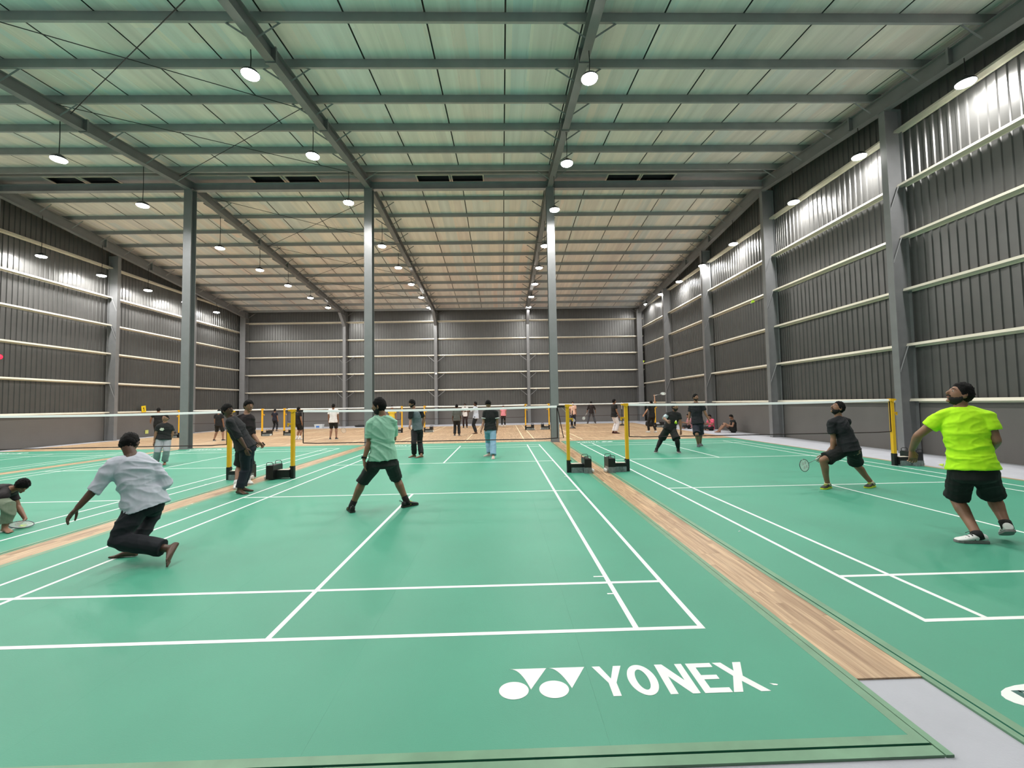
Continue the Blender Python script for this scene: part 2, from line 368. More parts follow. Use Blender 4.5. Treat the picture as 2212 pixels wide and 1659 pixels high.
for X, z, nm, ys, extra in rows:
    for i, y in enumerate(list(ys)+list(extra)):
        drop = max(.12, zroof(y)-.62-z-.15) if abs(X) < 12 else max(.12, zroof(y)-.7-z-.15)
        if nm == 'far left hanging row' or X == -11.35: drop = zroof(y)-.6-z-.15
        t = make_lamp(round(drop, 2)); t.location = (X, y, z)
        n_ = ORD[i] if i < len(ys) else None
        lab = ('bright white dome lamp on a cord, %s of the %s' % (n_, nm)) if n_ else 'dome lamp of the %s, out of view, %s' % (nm, ('above the near court', 'farthest behind the camera', 'just before the visible ones', 'over the camera', 'out of view to the side')[(i-len(ys)) % 5])
        tag(t, lab, 'lamp', 'dome lamps of the '+nm)
        lamp_light(t, LAMP_W)
# ------------------------------------------------------------------ court mats
def flat(mb, x0, x1, y0, y1, z0=.0, z1=.0012): return mb.box(x0, x1, y0, y1, z0, z1)
def ell(cx, cy, rx, ry, n=40): return [(cx+rx*math.cos(2*PI*k/n), cy+ry*math.sin(2*PI*k/n)) for k in range(n)]
def poly(mb, pts, z0=.0, z1=.0015):
    n = len(pts); mb.add([(p[0], p[1], z0) for p in pts]+[(p[0], p[1], z1) for p in pts],
        [tuple(range(n))[::-1], tuple(range(n, 2*n))]+[(i, (i+1) % n, (i+1) % n+n, i+n) for i in range(n)])
def logo_mesh():
    """YONEX with its two-disc emblem, in the mat's own coordinates, readable from the near end"""
    mb = MB(); T, B = -.395, -.655
    for cx in (1.69, 1.915): poly(mb, ell(cx, -.583, .083, .072))
    for x0 in (1.668, 1.898):
        cur = [(x0+.118*t**.85+.0*t, T-.185*t**1.9) for t in [k/10 for k in range(11)]]   # curved left edge down to the point
        poly(mb, cur+[(x0+.222, T)])
    def stroke(pts): poly(mb, pts)
    # Y
    stroke([(2.165, T), (2.212, T), (2.253, -.51), (2.294, T), (2.341, T), (2.276, -.545), (2.276, B), (2.231, B), (2.231, -.545)])
    # O (ring)
    o_ = ell(2.432, -.525, .082, .133, 48); i_ = ell(2.432, -.525, .036, .088, 48); n = 48
    mb.add([(p[0], p[1], 0) for p in o_+i_]+[(p[0], p[1], .0015) for p in o_+i_],
           [(j+2*n, (j+1) % n+2*n, (j+1) % n+3*n, j+3*n) for j in range(n)]+[(j, (j+1) % n, (j+1) % n+2*n, j+2*n) for j in range(n)])
    # N
    stroke([(2.545, B), (2.545, T), (2.59, T), (2.668, -.545), (2.668, T), (2.71, T), (2.71, B), (2.667, B), (2.588, -.505), (2.588, B)])
    # E
    stroke([(2.735, B), (2.735, T), (2.885, T), (2.885, -.435), (2.782, -.435), (2.782, -.505), (2.872, -.505), (2.872, -.543), (2.782, -.543), (2.782, -.615), (2.888, -.615), (2.888, B)])
    # X with the long swept lower right leg
    stroke([(2.90, T), (2.952, T), (2.99, -.475), (3.025, T), (3.075, T), (3.018, -.522), (3.10, B), (3.045, B), (2.988, -.565), (2.945, B), (2.893, B), (2.962, -.52)])
    poly(mb, [(3.13, -.592), (3.162, -.598), (3.172, -.604), (3.16, -.612), (3.143, -.609)])
    return mb
LOGO = logo_mesh()
def court(X, label, visible_far_logo=True):
    t = empty('court_mat', (X, 0, 0)); tag(t, label, 'court mat', 'green court mats')
    ed = [-3.6, -2.14, -.72, .70, 2.13, 3.6]
    for a, b in zip(ed, ed[1:]): MB().box(a+.0003, b-.0003, -1.03, 14.6, -.014, 0).build('mat_sheet', M_MAT, t)
    w = .04
    def ln(x0, x1, y0, y1): flat(MB(), x0, x1, y0, y1).build('court_line', M_LINE, t)
    b0, ls = -.01, .77
    ln(-3.05, 3.05, b0, b0+w); ln(-3.05, 3.05, 13.4-w, 13.4)
    for s in (-1, 1):
        for xx in (3.03, 2.57): ln(s*xx-w/2, s*xx+w/2, b0+w, 13.4-w)
    def seg(y0, y1):
        for a, b in ((-3.01, -2.59), (-2.55, 2.55), (2.59, 3.01)): ln(a, b, y0, y1)
    seg(ls-.01, ls+.03); seg(4.70, 4.74); seg(8.66, 8.70); seg(12.61, 12.65)
    for y0, y1 in ((b0+w, ls-.01), (ls+.03, 4.70), (8.70, 12.61), (12.65, 13.4-w)): ln(-.02, .02, y0, y1)
    # small post and service ticks on the right side lines
    for q in ((2.46, 2.55, .905, .925), (2.50, 2.55, .555, .575), (2.96, 3.01, 6.16, 6.18)): ln(*q)
    for s in (-1, 1):
        xa, xb = sorted((s*3.545, s*3.6)); MB().box(xa, xb, -1.03, 14.6, 0, .0008).build('edge_tape', M_TAPE, t)
        xa, xb = sorted((s*3.608, s*3.645)); MB().box(xa, xb, -1.095, 14.6, -.014, -.002).build('edge_tape', M_TAPE, t)
        xa, xb = sorted((s*3.6, s*3.608)); MB().box(xa, xb, -1.03, 14.6, -.014, -.008).build('seam', M_SEAM, t)
    MB().box(-3.545, 3.545, -1.03, -.98, 0, .0008).build('edge_tape', M_TAPE, t)
    MB().box(-3.6, 3.6, -1.095, -1.04, -.014, -.002).build('edge_tape', M_TAPE, t)
    MB().box(-3.6, 3.6, -1.04, -1.03, -.014, -.009).build('seam', M_SEAM, t)
    if visible_far_logo:
        o = LOGO.build('printed_mark', M_LINE, t); o.location = (0, 13.4, 0); o.rotation_euler = (0, 0, PI)
    return t
m0 = court(0, 'green court mat in the middle, with the large white lettering at its near edge')
LOGO.build('printed_mark', M_LINE, m0)
m1 = court(7.674, 'green court mat on the right, where the man in the neon shirt plays')
# rounded white badge at its near left corner, with a dark letter B
bd = MB(); pts = []
for k in range(24):
    a = 2*PI*k/24; pts.append((-2.98+.42*math.copysign(abs(math.cos(a))**.75, math.cos(a)), -.775+.115*math.sin(a)))
poly(bd, pts); bd.build('printed_mark', M_LINE, m1)
lb = MB(); n = 20
def rect(x0, x1, y0, y1): lb.box(x0, x1, y0, y1, .0015, .0022)
rect(-3.30, -3.255, -.835, -.715)
for yc, ry in ((-.745, .03), (-.803, .034)):
    o_ = [(-3.265+.085*math.cos(a), yc+ry*math.sin(a)) for a in [(-PI/2+PI*k/10) for k in range(11)]]
    i_ = [(-3.265+.045*math.cos(a), yc+(ry-.016)*math.sin(a)) for a in [(-PI/2+PI*k/10) for k in range(11)]]
    lb.add([(p[0], p[1], .0022) for p in o_+i_], [(j, j+1, j+12, j+11) for j in range(10)])
lb.build('printed_letter', mat('badge_green', (38, 92, 84), .5), m1)
court(-7.674, 'green court mat left of the middle one, behind the boards strip')
court(-15.35, 'leftmost green court mat, cut off by the left edge of the photo')

# lines painted on the wooden courts beyond
for X, l in ((-7.674, 'second from the left'), (0, 'straight ahead'), (7.674, 'on the right'), (-15.2, 'leftmost')):
    t = empty('court_marking', (X, 15.3, 0)); tag(t, 'cream lines of the wooden court beyond the mats, '+l, 'court lines', 'cream lines on the wooden floor')
    w = .04
    def ln(x0, x1, y0, y1): MB().box(x0, x1, y0, y1, -.004, -.0028).build('court_line', M_CREAM, t)
    if X == -15.2: xl = -3.05
    ln(-3.05, 3.05, 0, w); ln(-3.05, 3.05, 13.2-w, 13.2)
    for s in (-1, 1):
        for xx in (3.03, 2.57): ln(s*xx-w/2, s*xx+w/2, w, 13.2-w)
    for y in (.76, 4.68, 8.6, 12.5): ln(-3.01, -2.59, y, y+w); ln(-2.55, 2.55, y, y+w); ln(2.59, 3.01, y, y+w)
    ln(-.02, .02, w, 4.68); ln(-.02, .02, 8.64, 13.2-w)

# ------------------------------------------------------------------ net posts with weight boxes
def make_post(sx):
    """sx=+1: weight boxes stand on the +x side of the post"""
    t = empty('net_post')
    MB().box(-.035, .035, -.035, .035, .27, 1.53).build('pole', M_YEL, t)
    MB().box(-.04, .04, -.04, .04, 0, .28).build('socket', M_BLACK, t)
    h = MB().box(-.05, .05, -.045, .045, 1.50, 1.56).build('pulley_head', M_YEL, t)
    MB().tube([(-sx*.0, -.05, 1.51), (-sx*.0, .05, 1.51)], .03, 12).build('pulley', M_YEL, h)
    MB().box(min(0, sx*.11), max(0, sx*.11), -.02, .02, 1.515, 1.55).build('bracket', M_YEL, t)
    c = MB().box(min(sx*.03, sx*.12), max(sx*.03, sx*.12), -.015, .015, 1.21, 1.24).box(min(sx*.1, sx*.125), max(sx*.1, sx*.125), -.015, .015, 1.17, 1.245).build('cleat', M_YEL, t)
    # low box next to the pole, tall weight box beyond it
    a, b = sorted((sx*.04, sx*.34)); MB().box(a, b, -.09, .09, .03, .185).box(a+.01, b-.01, -.08, .08, .185, .2).build('low_box', M_BLACK, t)
    a, b = sorted((sx*.06, sx*.30)); MB().box(a, b, -.075, .075, .2, .204).build('low_box_lid', M_GIRT, t)
    a, b = sorted((sx*.33, sx*.49)); tb_ = MB().box(a, b, -.2, .2, .02, .31)
    tb_.box(a+.015, b-.015, -.185, .185, .31, .318); w = tb_.build('weight_box', M_BLACK, t)
    for yy in (-.19, .17):
        MB().tube([(a+.01, yy, .3), (a+.01, yy, .37), (a+.03, yy, .385), (b-.03, yy, .385), (b-.01, yy, .37), (b-.01, yy, .3)], .007, 6).build('handle', M_BLACK, w)
    # crumpled plastic wrap and wrapped wheels
    a2, b2 = sorted((sx*.325, sx*.495)); MB().box(a2, b2, -.207, .1, .0, .13).build('plastic_wrap', M_PLAST, t)
    a2, b2 = sorted((sx*.05, sx*.32)); MB().box(a2, b2, -.10, .02, .0, .12).build('plastic_wrap', M_PLAST, t)
    for yy in (-.13, -.02):
        MB().lathe([(.0, -.025), (.035, -.025), (.045, -.01), (.045, .01), (.035, .025), (0, .025)], n=14).build('wheel', M_WHEEL, t)
        o = t.children[-1]; o.rotation_euler = (0, PI/2, 0); o.location = (sx*.53, yy, .046)
    MB().tube([(sx*.03, 0, .29), (sx*.07, 0, .25)], .012, 6).build('locking_knob', M_BLACK, t)
    return t
PR, PL = make_post(1), make_post(-1)
used = set()
def post(sx, x, y, lab, grp):
    src = PR if sx > 0 else PL
    o = src if sx not in used else copy_tree(src); used.add(sx)
    o.location = (x, y, 0); tag(o, lab, 'net post', grp); return o
g1 = 'yellow net posts of the green courts'; g2 = 'yellow net posts of the wooden courts'
post(-1, -3.12, 6.7, 'yellow net post with black weight box, right of the two men standing on the left', g1)
post(1, 3.14, 6.7, 'yellow net post with wrapped weight box, at the right end of the middle net', g1)
post(-1, 4.50, 6.7, 'yellow net post with wrapped weight box, at the left end of the right net', g1)
post(1, 10.78, 6.7, 'yellow net post at the right end of the right net', g1)
post(1, -4.54, 6.7, 'yellow net post half hidden behind the man leaning backwards', g1)
post(-1, -10.85, 6.7, 'yellow net post at the left end of the left net, out of the frame', g1)
post(1, -12.2, 6.7, 'yellow net post of the leftmost net, out of the frame', g1)
for sx, x, y, l in ((1, -10.95, 21.6, 'left one, next to the person in dark blue'), (-1, -4.3, 22, 'left of the man in the grey and black tee'), (1, -3.0, 22.1, 'right behind the man in the grey and black tee'),
                   (1, 3.0, 22.3, 'right of the person in pink'), (-1, 4.45, 22.6, 'just left of the right free standing column'), (1, 10.95, 22.6, 'by the right wall behind the serving woman in black'), (-1, -16.75, 21.4, 'left of the left free standing column'), (1, -12.15, 21.5, 'behind the left free standing column')):
    post(sx, x, y, 'distant yellow net post, '+l, g2)

# the post beside the two men has no plastic left on it
for ch in list(PL.children):
    if ch.name.startswith('plastic_wrap'): bpy.data.objects.remove(ch)

# ------------------------------------------------------------------ nets
def net(x0, x1, y, lab, tape=(None, None), z=1.55, sag=.03, slack=False, grp='badminton nets'):
    t = empty('badminton_net', ((x0+x1)/2, y, 0)); tag(t, lab, 'net', grp); w = (x1-x0)/2; cx = 0
    N = 20
    def zt(u): return z-sag*(1-(u/w)**2)
    a = -w if tape[0] is None else tape[0]-(x0+x1)/2; b = w if tape[1] is None else tape[1]-(x0+x1)/2
    mb = MB(); us = [a+(b-a)*k/N for k in range(N+1)]
    mb.ring([[(u, -.003, zt(u)), (u, .003, zt(u)), (u, .012, zt(u)-.022), (u, .018, zt(u)-.05), (u, -.018, zt(u)-.05), (u, -.012, zt(u)-.022)] for u in us]); mb.build('top_tape', M_WHITEP, t)
    mb = MB().tube([(-w, 0, z-.01)]+[(u, 0, zt(u)-.012) for u in us]+[(w, 0, z-.01)], .0055, 5); mb.build('top_cord', M_BLACK, t)
    mb = MB().tube([(a, 0, .79+.0)]+[(u, 0, .775) for u in us[1:-1]]+[(b, 0, .79)], .011, 5); mb.build('bottom_cord', M_NETB, t)
    mb = MB().tube([(a, 0, zt(a)-.02), (a-.05 if slack else a, 0, .79)], .012, 5).tube([(b, 0, zt(b)-.02), (b+.0, 0, .79)], .012, 5); mb.build('side_binding', M_NETB, t)
    mb = MB(); r = .00018; nx = int((b-a)/.022)
    for k in range(nx+1):
        u = a+(b-a)*k/nx; mb.add([(u-r, 0, .78), (u+r, 0, .78), (u+r, 0, zt(u)-.03), (u-r, 0, zt(u)-.03)], [(0, 1, 2, 3)])
    for k in range(34):
        q = .79+k*.022
        for i in range(N): mb.add([(us[i], .0003, q-r), (us[i+1], .0003, q-r), (us[i+1], .0003, q+r), (us[i], .0003, q+r)], [(0, 1, 2, 3)])
    o = mb.build('netting', M_NET, t); o['kind'] = 'stuff'
    return t
nt = net(-3.08, 3.1, 6.7, 'badminton net across the middle green court, dark cord along its bottom', (-2.89, 2.9), 1.54)
MB().box(2.89, 3.07, 6.69-6.7, 6.712-6.7, 1.49, 1.52).build('tape_end', M_BLACK, nt)
MB().box(-3.05, -2.9, 6.69-6.7, 6.712-6.7, 1.5, 1.53).build('tape_end', M_BLACK, nt)
MB().tube([(2.9, 0, 1.5), (3.03, 0, .79), (2.7, 0, .782)], .011, 5).build('loose_edge', M_NETB, nt)
MB().tube([(2.98, 0, 1.5), (3.1, 0, 1.38)], .004, 4).build('tie_cord', M_CORDW, nt)
net(4.56, 10.74, 6.7, 'badminton net across the right green court, in front of the bearded man in black')
net(-10.8, -4.6, 6.7, 'badminton net on the left, in front of the woman in the black tee')
net(-18.4, -12.25, 6.7, 'leftmost badminton net, out of the frame')
for a, b, y, l in ((-10.9, -4.35, 21.9, 'beyond the man in the mint shirt'), (-2.95, 2.95, 22.2, 'behind the group talking by the middle'), (4.5, 10.9, 22.6, 'between the people left of the right wall'), (-16.7, -12.2, 21.5, 'at the far left, behind the left free standing column')):
    net(a, b, y, 'distant badminton net '+l, grp='badminton nets of the wooden courts')
for x, y, l in ((5.98, 23.2, 'beside the man in the salmon shirt'), (9.68, 25.3, 'right of the person in white trousers')):
    t = empty('net_stand', (x, y, 0)); tag(t, 'slim black portable net stand '+l, 'net stand', 'slim black net stands')
    MB().lathe([(.2, 0), (.2, .02), (.04, .12), (.03, .14)], n=12).build('foot', M_BLACK, t); MB().tube([(0, 0, .1), (0, 0, 1.1)], .028, 8).build('lower_tube', M_BLACK, t)
    MB().tube([(0, 0, 1.1), (0, 0, 1.55)], .016, 8).build('upper_tube', M_GIRT, t)

# ------------------------------------------------------------------ shuttlecocks and rackets
def make_shuttle():
    t = empty('shuttlecock')
    MB().lathe([(0, -.012), (.009, -.010), (.0125, -.003), (.0130, .006), (.0128, .014)], n=14).build('cork', M_CORK, t, smooth=True)
    mb = MB(); n = 16
    for k in range(n):
        a0 = 2*PI*k/n; a1 = 2*PI*(k+.82)/n
        mb.add([(.012*math.cos(a0), .012*math.sin(a0), .012), (.012*math.cos(a1), .012*math.sin(a1), .012), (.034*math.cos(a1+.05), .034*math.sin(a1+.05), .078), (.034*math.cos(a0+.05), .034*math.sin(a0+.05), .078)], [(0, 1, 2, 3)])
    for r, z in ((.019, .034), (.026, .055)): mb.tube([(r*math.cos(2*PI*k/16), r*math.sin(2*PI*k/16), z) for k in range(17)], .0012, 4)
    mb.build('skirt', M_NEON, t); return t
sh0 = make_shuttle()
for i, (p, r, l, s) in enumerate((((-5.01, 3.1, .035), (1.9, .3, 0), 'neon yellow shuttlecock on the floor under the racket of the crouching man', 1),
        ((8.34, 8., 4.17), (1.1, .4, 0), 'neon yellow shuttlecock flying high before the right wall', 1.15), ((9.46, 20., 3.74), (.2, .2, 0), 'yellow shuttlecock high in front of the far right corner', 1.3),
        ((6.84, 9.55, 1.0), (2.5, .4, 0), 'neon yellow shuttlecock at the chest of the bearded man in black', 1.2), ((11.62, 6.5, .03), (1.6, 0, .4), 'neon yellow shuttlecock on the floor by the right wall post', 1))):
    o = sh0 if i == 0 else copy_tree(sh0); o.location = p; o.rotation_euler = r; o.scale = (s, s, s); tag(o, l, 'shuttlecock', 'yellow shuttlecocks')

def racket(p_grip, p_tip, normal, frame_rgb, lab, string_alpha=None, white=False):
    """built straight between the butt of the grip and the tip of the head, at its true 0.67 m"""
    a = Vector(p_grip); d = (Vector(p_tip)-a).normalized(); n = Vector(normal); n = (n-d*n.dot(d)).normalized(); s = d.cross(n)
    t = bpy.data.objects.new('badminton_racket', None); C.objects.link(t); t.empty_display_size = .1
    Mx = Matrix((s, d, n)).transposed().to_4x4(); t.matrix_world = Matrix.Translation(a) @ Mx
    fm = mat('racket_%d_%d_%d' % frame_rgb, frame_rgb, .3)
    MB().tube([(0, 0, 0), (0, .01, 0), (0, .17, 0)], [.014, .0135, .0115], 8).build('grip', M_CORDW if white else mat('grip_wrap', (150, 150, 150), .8), t)
    MB().tube([(0, .17, 0), (0, .40, 0)], .0038, 6).build('shaft', fm, t)
    cy, rx, ry = .535, .105, .135
    MB().tube([(rx*math.sin(2*PI*k/32), cy-ry*math.cos(2*PI*k/32), 0) for k in range(33)], .0052, 6).build('frame', fm, t)
    mb = MB(); r = .0009
    for k in range(-8, 9):
        u = k*.012; h = ry*math.sqrt(max(0, 1-(u/rx)**2)); mb.box(u-r, u+r, cy-h, cy+h, -r, r)
    for k in range(-10, 11):
        v = k*.0125; h = rx*math.sqrt(max(0, 1-(v/ry)**2)); mb.box(-h, h, cy+v-r, cy+v+r, -r, r)
    o = mb.build('strings', mat('string_white', (225, 228, 225), .5), t); o['kind'] = 'stuff'
    if white:   # white stencil on the string bed
        mb = MB()
        for sx in (-1, 1):
            mb.lathe([(0, -.0012), (.03, -.0012), (.03, .0012), (0, .0012)], c=(sx*.036, cy+.02, 0), n=16); mb.lathe([(0, -.0012), (.028, -.0012), (.028, .0012), (0, .0012)], c=(sx*.036, cy-.05, 0), n=16)
        mb.build('stencil', mat('stencil_white', (205, 222, 214), .6), t)
    tag(t, lab, 'racket', 'badminton rackets'); return t
# ------------------------------------------------------------------ people
A_ = lambda *p: np.array(p, float)
def nrm(v): return v/(np.linalg.norm(v)+1e-9)
def loft(mb, secs, n=18, m=0):
    """secs: (centre, right, front, a, b)"""
    rings = []
    for c, r, f, a, b in secs:
        rings.append([c+a*math.cos(2*PI*k/n)*r+b*math.sin(2*PI*k/n)*f for k in range(n)])
    return mb.ring(rings, m)
def limb(mb, pts, n=12):
    """pts: (point, radius) with rounded ends"""
    P_ = [p for p, _ in pts]; R_ = [r for _, r in pts]
    d0 = nrm(P_[0]-P_[1]); d1 = nrm(P_[-1]-P_[-2])
    P_ = [P_[0]+d0*R_[0]*.9, P_[0]+d0*R_[0]*.55]+P_+[P_[-1]+d1*R_[-1]*.55, P_[-1]+d1*R_[-1]*.9]
    R_ = [R_[0]*.35, R_[0]*.82]+R_+[R_[-1]*.82, R_[-1]*.35]
    return mb.tube(P_, R_, n)
def flatlimb(mb, pts, n=14): return mb.tube([p for p, _ in pts], [r for _, r in pts], n)
def ico(mb, c, rx, ry, rz, X, Y, Z, nu=16, nv=10, fn=None):
    rings = []
    for i in range(nv+1):
        th = PI*(i+.0)/nv; th = min(max(th, .08), PI-.08); row = []
        for k in range(nu):
            ph = 2*PI*k/nu; d = (math.sin(th)*math.cos(ph), math.sin(th)*math.sin(ph), math.cos(th))
            q = fn(d) if fn else d
            row.append(c+q[0]*rx*X+q[1]*ry*Y+q[2]*rz*Z)
        rings.append(row)
    return mb.ring(rings)
def head_fn(d):
    x, y, z = d
    if z < 0:
        x *= 1-.30*(-z)**1.4
        y *= (1-.06*(-z)) if y > 0 else (1-.42*(-z))
    if y > 0: y *= .93
    if y > .2 and z < -.6: y += .05
    if z > .3: x *= 1.0; 
    return (x, y, z)
QUEUE = []
def queue(o, voxel, smooth, post=None):
    m = o.modifiers.new('remesh', 'REMESH'); m.mode = 'VOXEL'; m.voxel_size = voxel; m.use_smooth_shade = True
    s = o.modifiers.new('smooth', 'SMOOTH'); s.factor = .5; s.iterations = smooth
    QUEUE.append((o, post))
from mathutils import noise as mn
def wrinkle(amp, seed, wl=.16, lean=None):
    """uneven folds: warped ridges of smooth noise, longer across the body than along it"""
    off = Vector((seed*3.7, seed*1.3, -seed*2.1)); f1 = 1/(wl*1.5)
    rn = random.Random(seed); th = rn.uniform(-.6, .6); cs, sn = math.cos(th), math.sin(th)
    def f(co, nr):
        q = np.empty(len(co))
        for i, p in enumerate(co):
            x, y, z = p[0], p[1], p[2]; x, z = x*cs-z*sn, x*sn+z*cs
            v = Vector((x*f1*.75, y*f1*.75, z*f1*1.7))+off
            w_ = mn.noise(v*.6); v = v+Vector((w_, w_*.5, -w_))*.9
            q[i] = (1-abs(mn.noise(v)))**3*1.1+.45*(1-abs(mn.noise(v*2.1)))**3+.3*mn.noise(v*.5)
        q = (q-q.mean())/(q.std()+1e-6)
        return co+nr*(amp*np.clip(q, -1.6, 2.0))[:, None]
    return f
def flush():
    bpy.context.view_layer.update(); dg = bpy.context.evaluated_depsgraph_get()
    res = []
    for o, post in QUEUE:
        me = bpy.data.meshes.new_from_object(o.evaluated_get(dg)); res.append((o, me, post))
    for o, me, post in res:
        old = o.data; mats = [m for m in old.materials]; o.modifiers.clear()
        fn, extra = post if post else (None, None)
        n = len(me.vertices); co = np.empty(n*3, np.float32); me.vertices.foreach_get('co', co); co = co.reshape(-1, 3)
        if fn:
            nr = np.empty(n*3, np.float32); me.vertices.foreach_get('normal', nr); co = fn(co.astype(float), nr.reshape(-1, 3).astype(float))
            me.vertices.foreach_set('co', co.astype(np.float32).ravel())
        if extra is not None and extra.v:
            bm = bmesh.new(); bm.from_mesh(me); vs = [bm.verts.new(v) for v in extra.v]
            for f_ in extra.f:
                try: bm.faces.new([vs[i] for i in f_])
                except ValueError: pass
            bm.to_mesh(me); bm.free()
        me.materials.clear()
        for m in mats: me.materials.append(m)
        me.polygons.foreach_set('material_index', [0]*len(me.polygons)); me.polygons.foreach_set('use_smooth', [True]*len(me.polygons))
        me.update(); o.data = me; me.name = o.name
        if old.users == 0: bpy.data.meshes.remove(old)
    QUEUE.clear()

def hand(mb, ex, w, h, wr, palm_n, thumb_s, S, curl):
    """mb: palm goes in the body; ex: fingers and thumb as separate chains rooted in the palm"""
    d = nrm(h-w); n = nrm(palm_n-d*(palm_n@d)); s = np.cross(d, n); s = s if s@thumb_s > 0 else -s
    L = .092*S
    loft(mb, [(w-d*.015*S, s, n, wr, wr*.85), (w+d*.02*S, s, n, .030*S, .019*S), (w+d*.055*S, s, n, .040*S, .017*S), (w+d*L, s, n, .041*S, .014*S), (w+d*(L+.008*S), s, n, .034*S, .008*S)], 14)
    for i, (off, ln) in enumerate(((.031, .070), (.0105, .080), (-.0105, .075), (-.031, .060))):
        b = w+d*(L-.018*S)+s*off*S; c = curl*(1+.12*i); p = [b]; a = c*.45; dd = nrm(d+s*off*1.6)
        for seg in (.48, .3, .26):
            q = nrm(dd*math.cos(a)+n*math.sin(a)); p.append(p[-1]+q*(ln*seg*S+(.018*S if seg == .48 else 0))); a += c
        limb(ex, [(p[0], .0090*S), (p[1], .0088*S), (p[2], .0078*S), (p[3], .0066*S)], 8)
    b = w+d*.025*S+s*.020*S; q = nrm(d*.62+s*.62+n*.35); p1 = b+q*.048*S; q2 = nrm(d*.85+s*.2+n*(.3+curl*.5)); p2 = p1+q2*.032*S; p3 = p2+nrm(d*.9+n*(.2+curl*.7))*.026*S
    limb(ex, [(b, .0135*S), (p1, .0115*S), (p2, .0095*S), (p3, .0075*S)], 8)

SKIN = {'d': (84, 58, 44), 'm': (136, 98, 76), 'l': (176, 132, 106)}
def cloth(name, rgb, rough=.85, noise=.05, scale=25):
    rgb = tuple(int(v*.62) for v in rgb) if sum(rgb) < 165 else rgb
    return mat('cloth_'+name, rgb, rough, 0, noise, scale, .15, 300)
HAIR = mat('black_hair', (12, 10, 10), .75, 0, .3, 60, .9, 150, spec=.2); BEARD = mat('black_beard', (22, 18, 17), .8, 0, .3, 80, .6, 260)
EYEW = mat('eye_white', (178, 170, 162), .4); EYED = mat('eye_dark', (25, 16, 12), .2); LIPM = mat('lip', (120, 66, 58), .5)

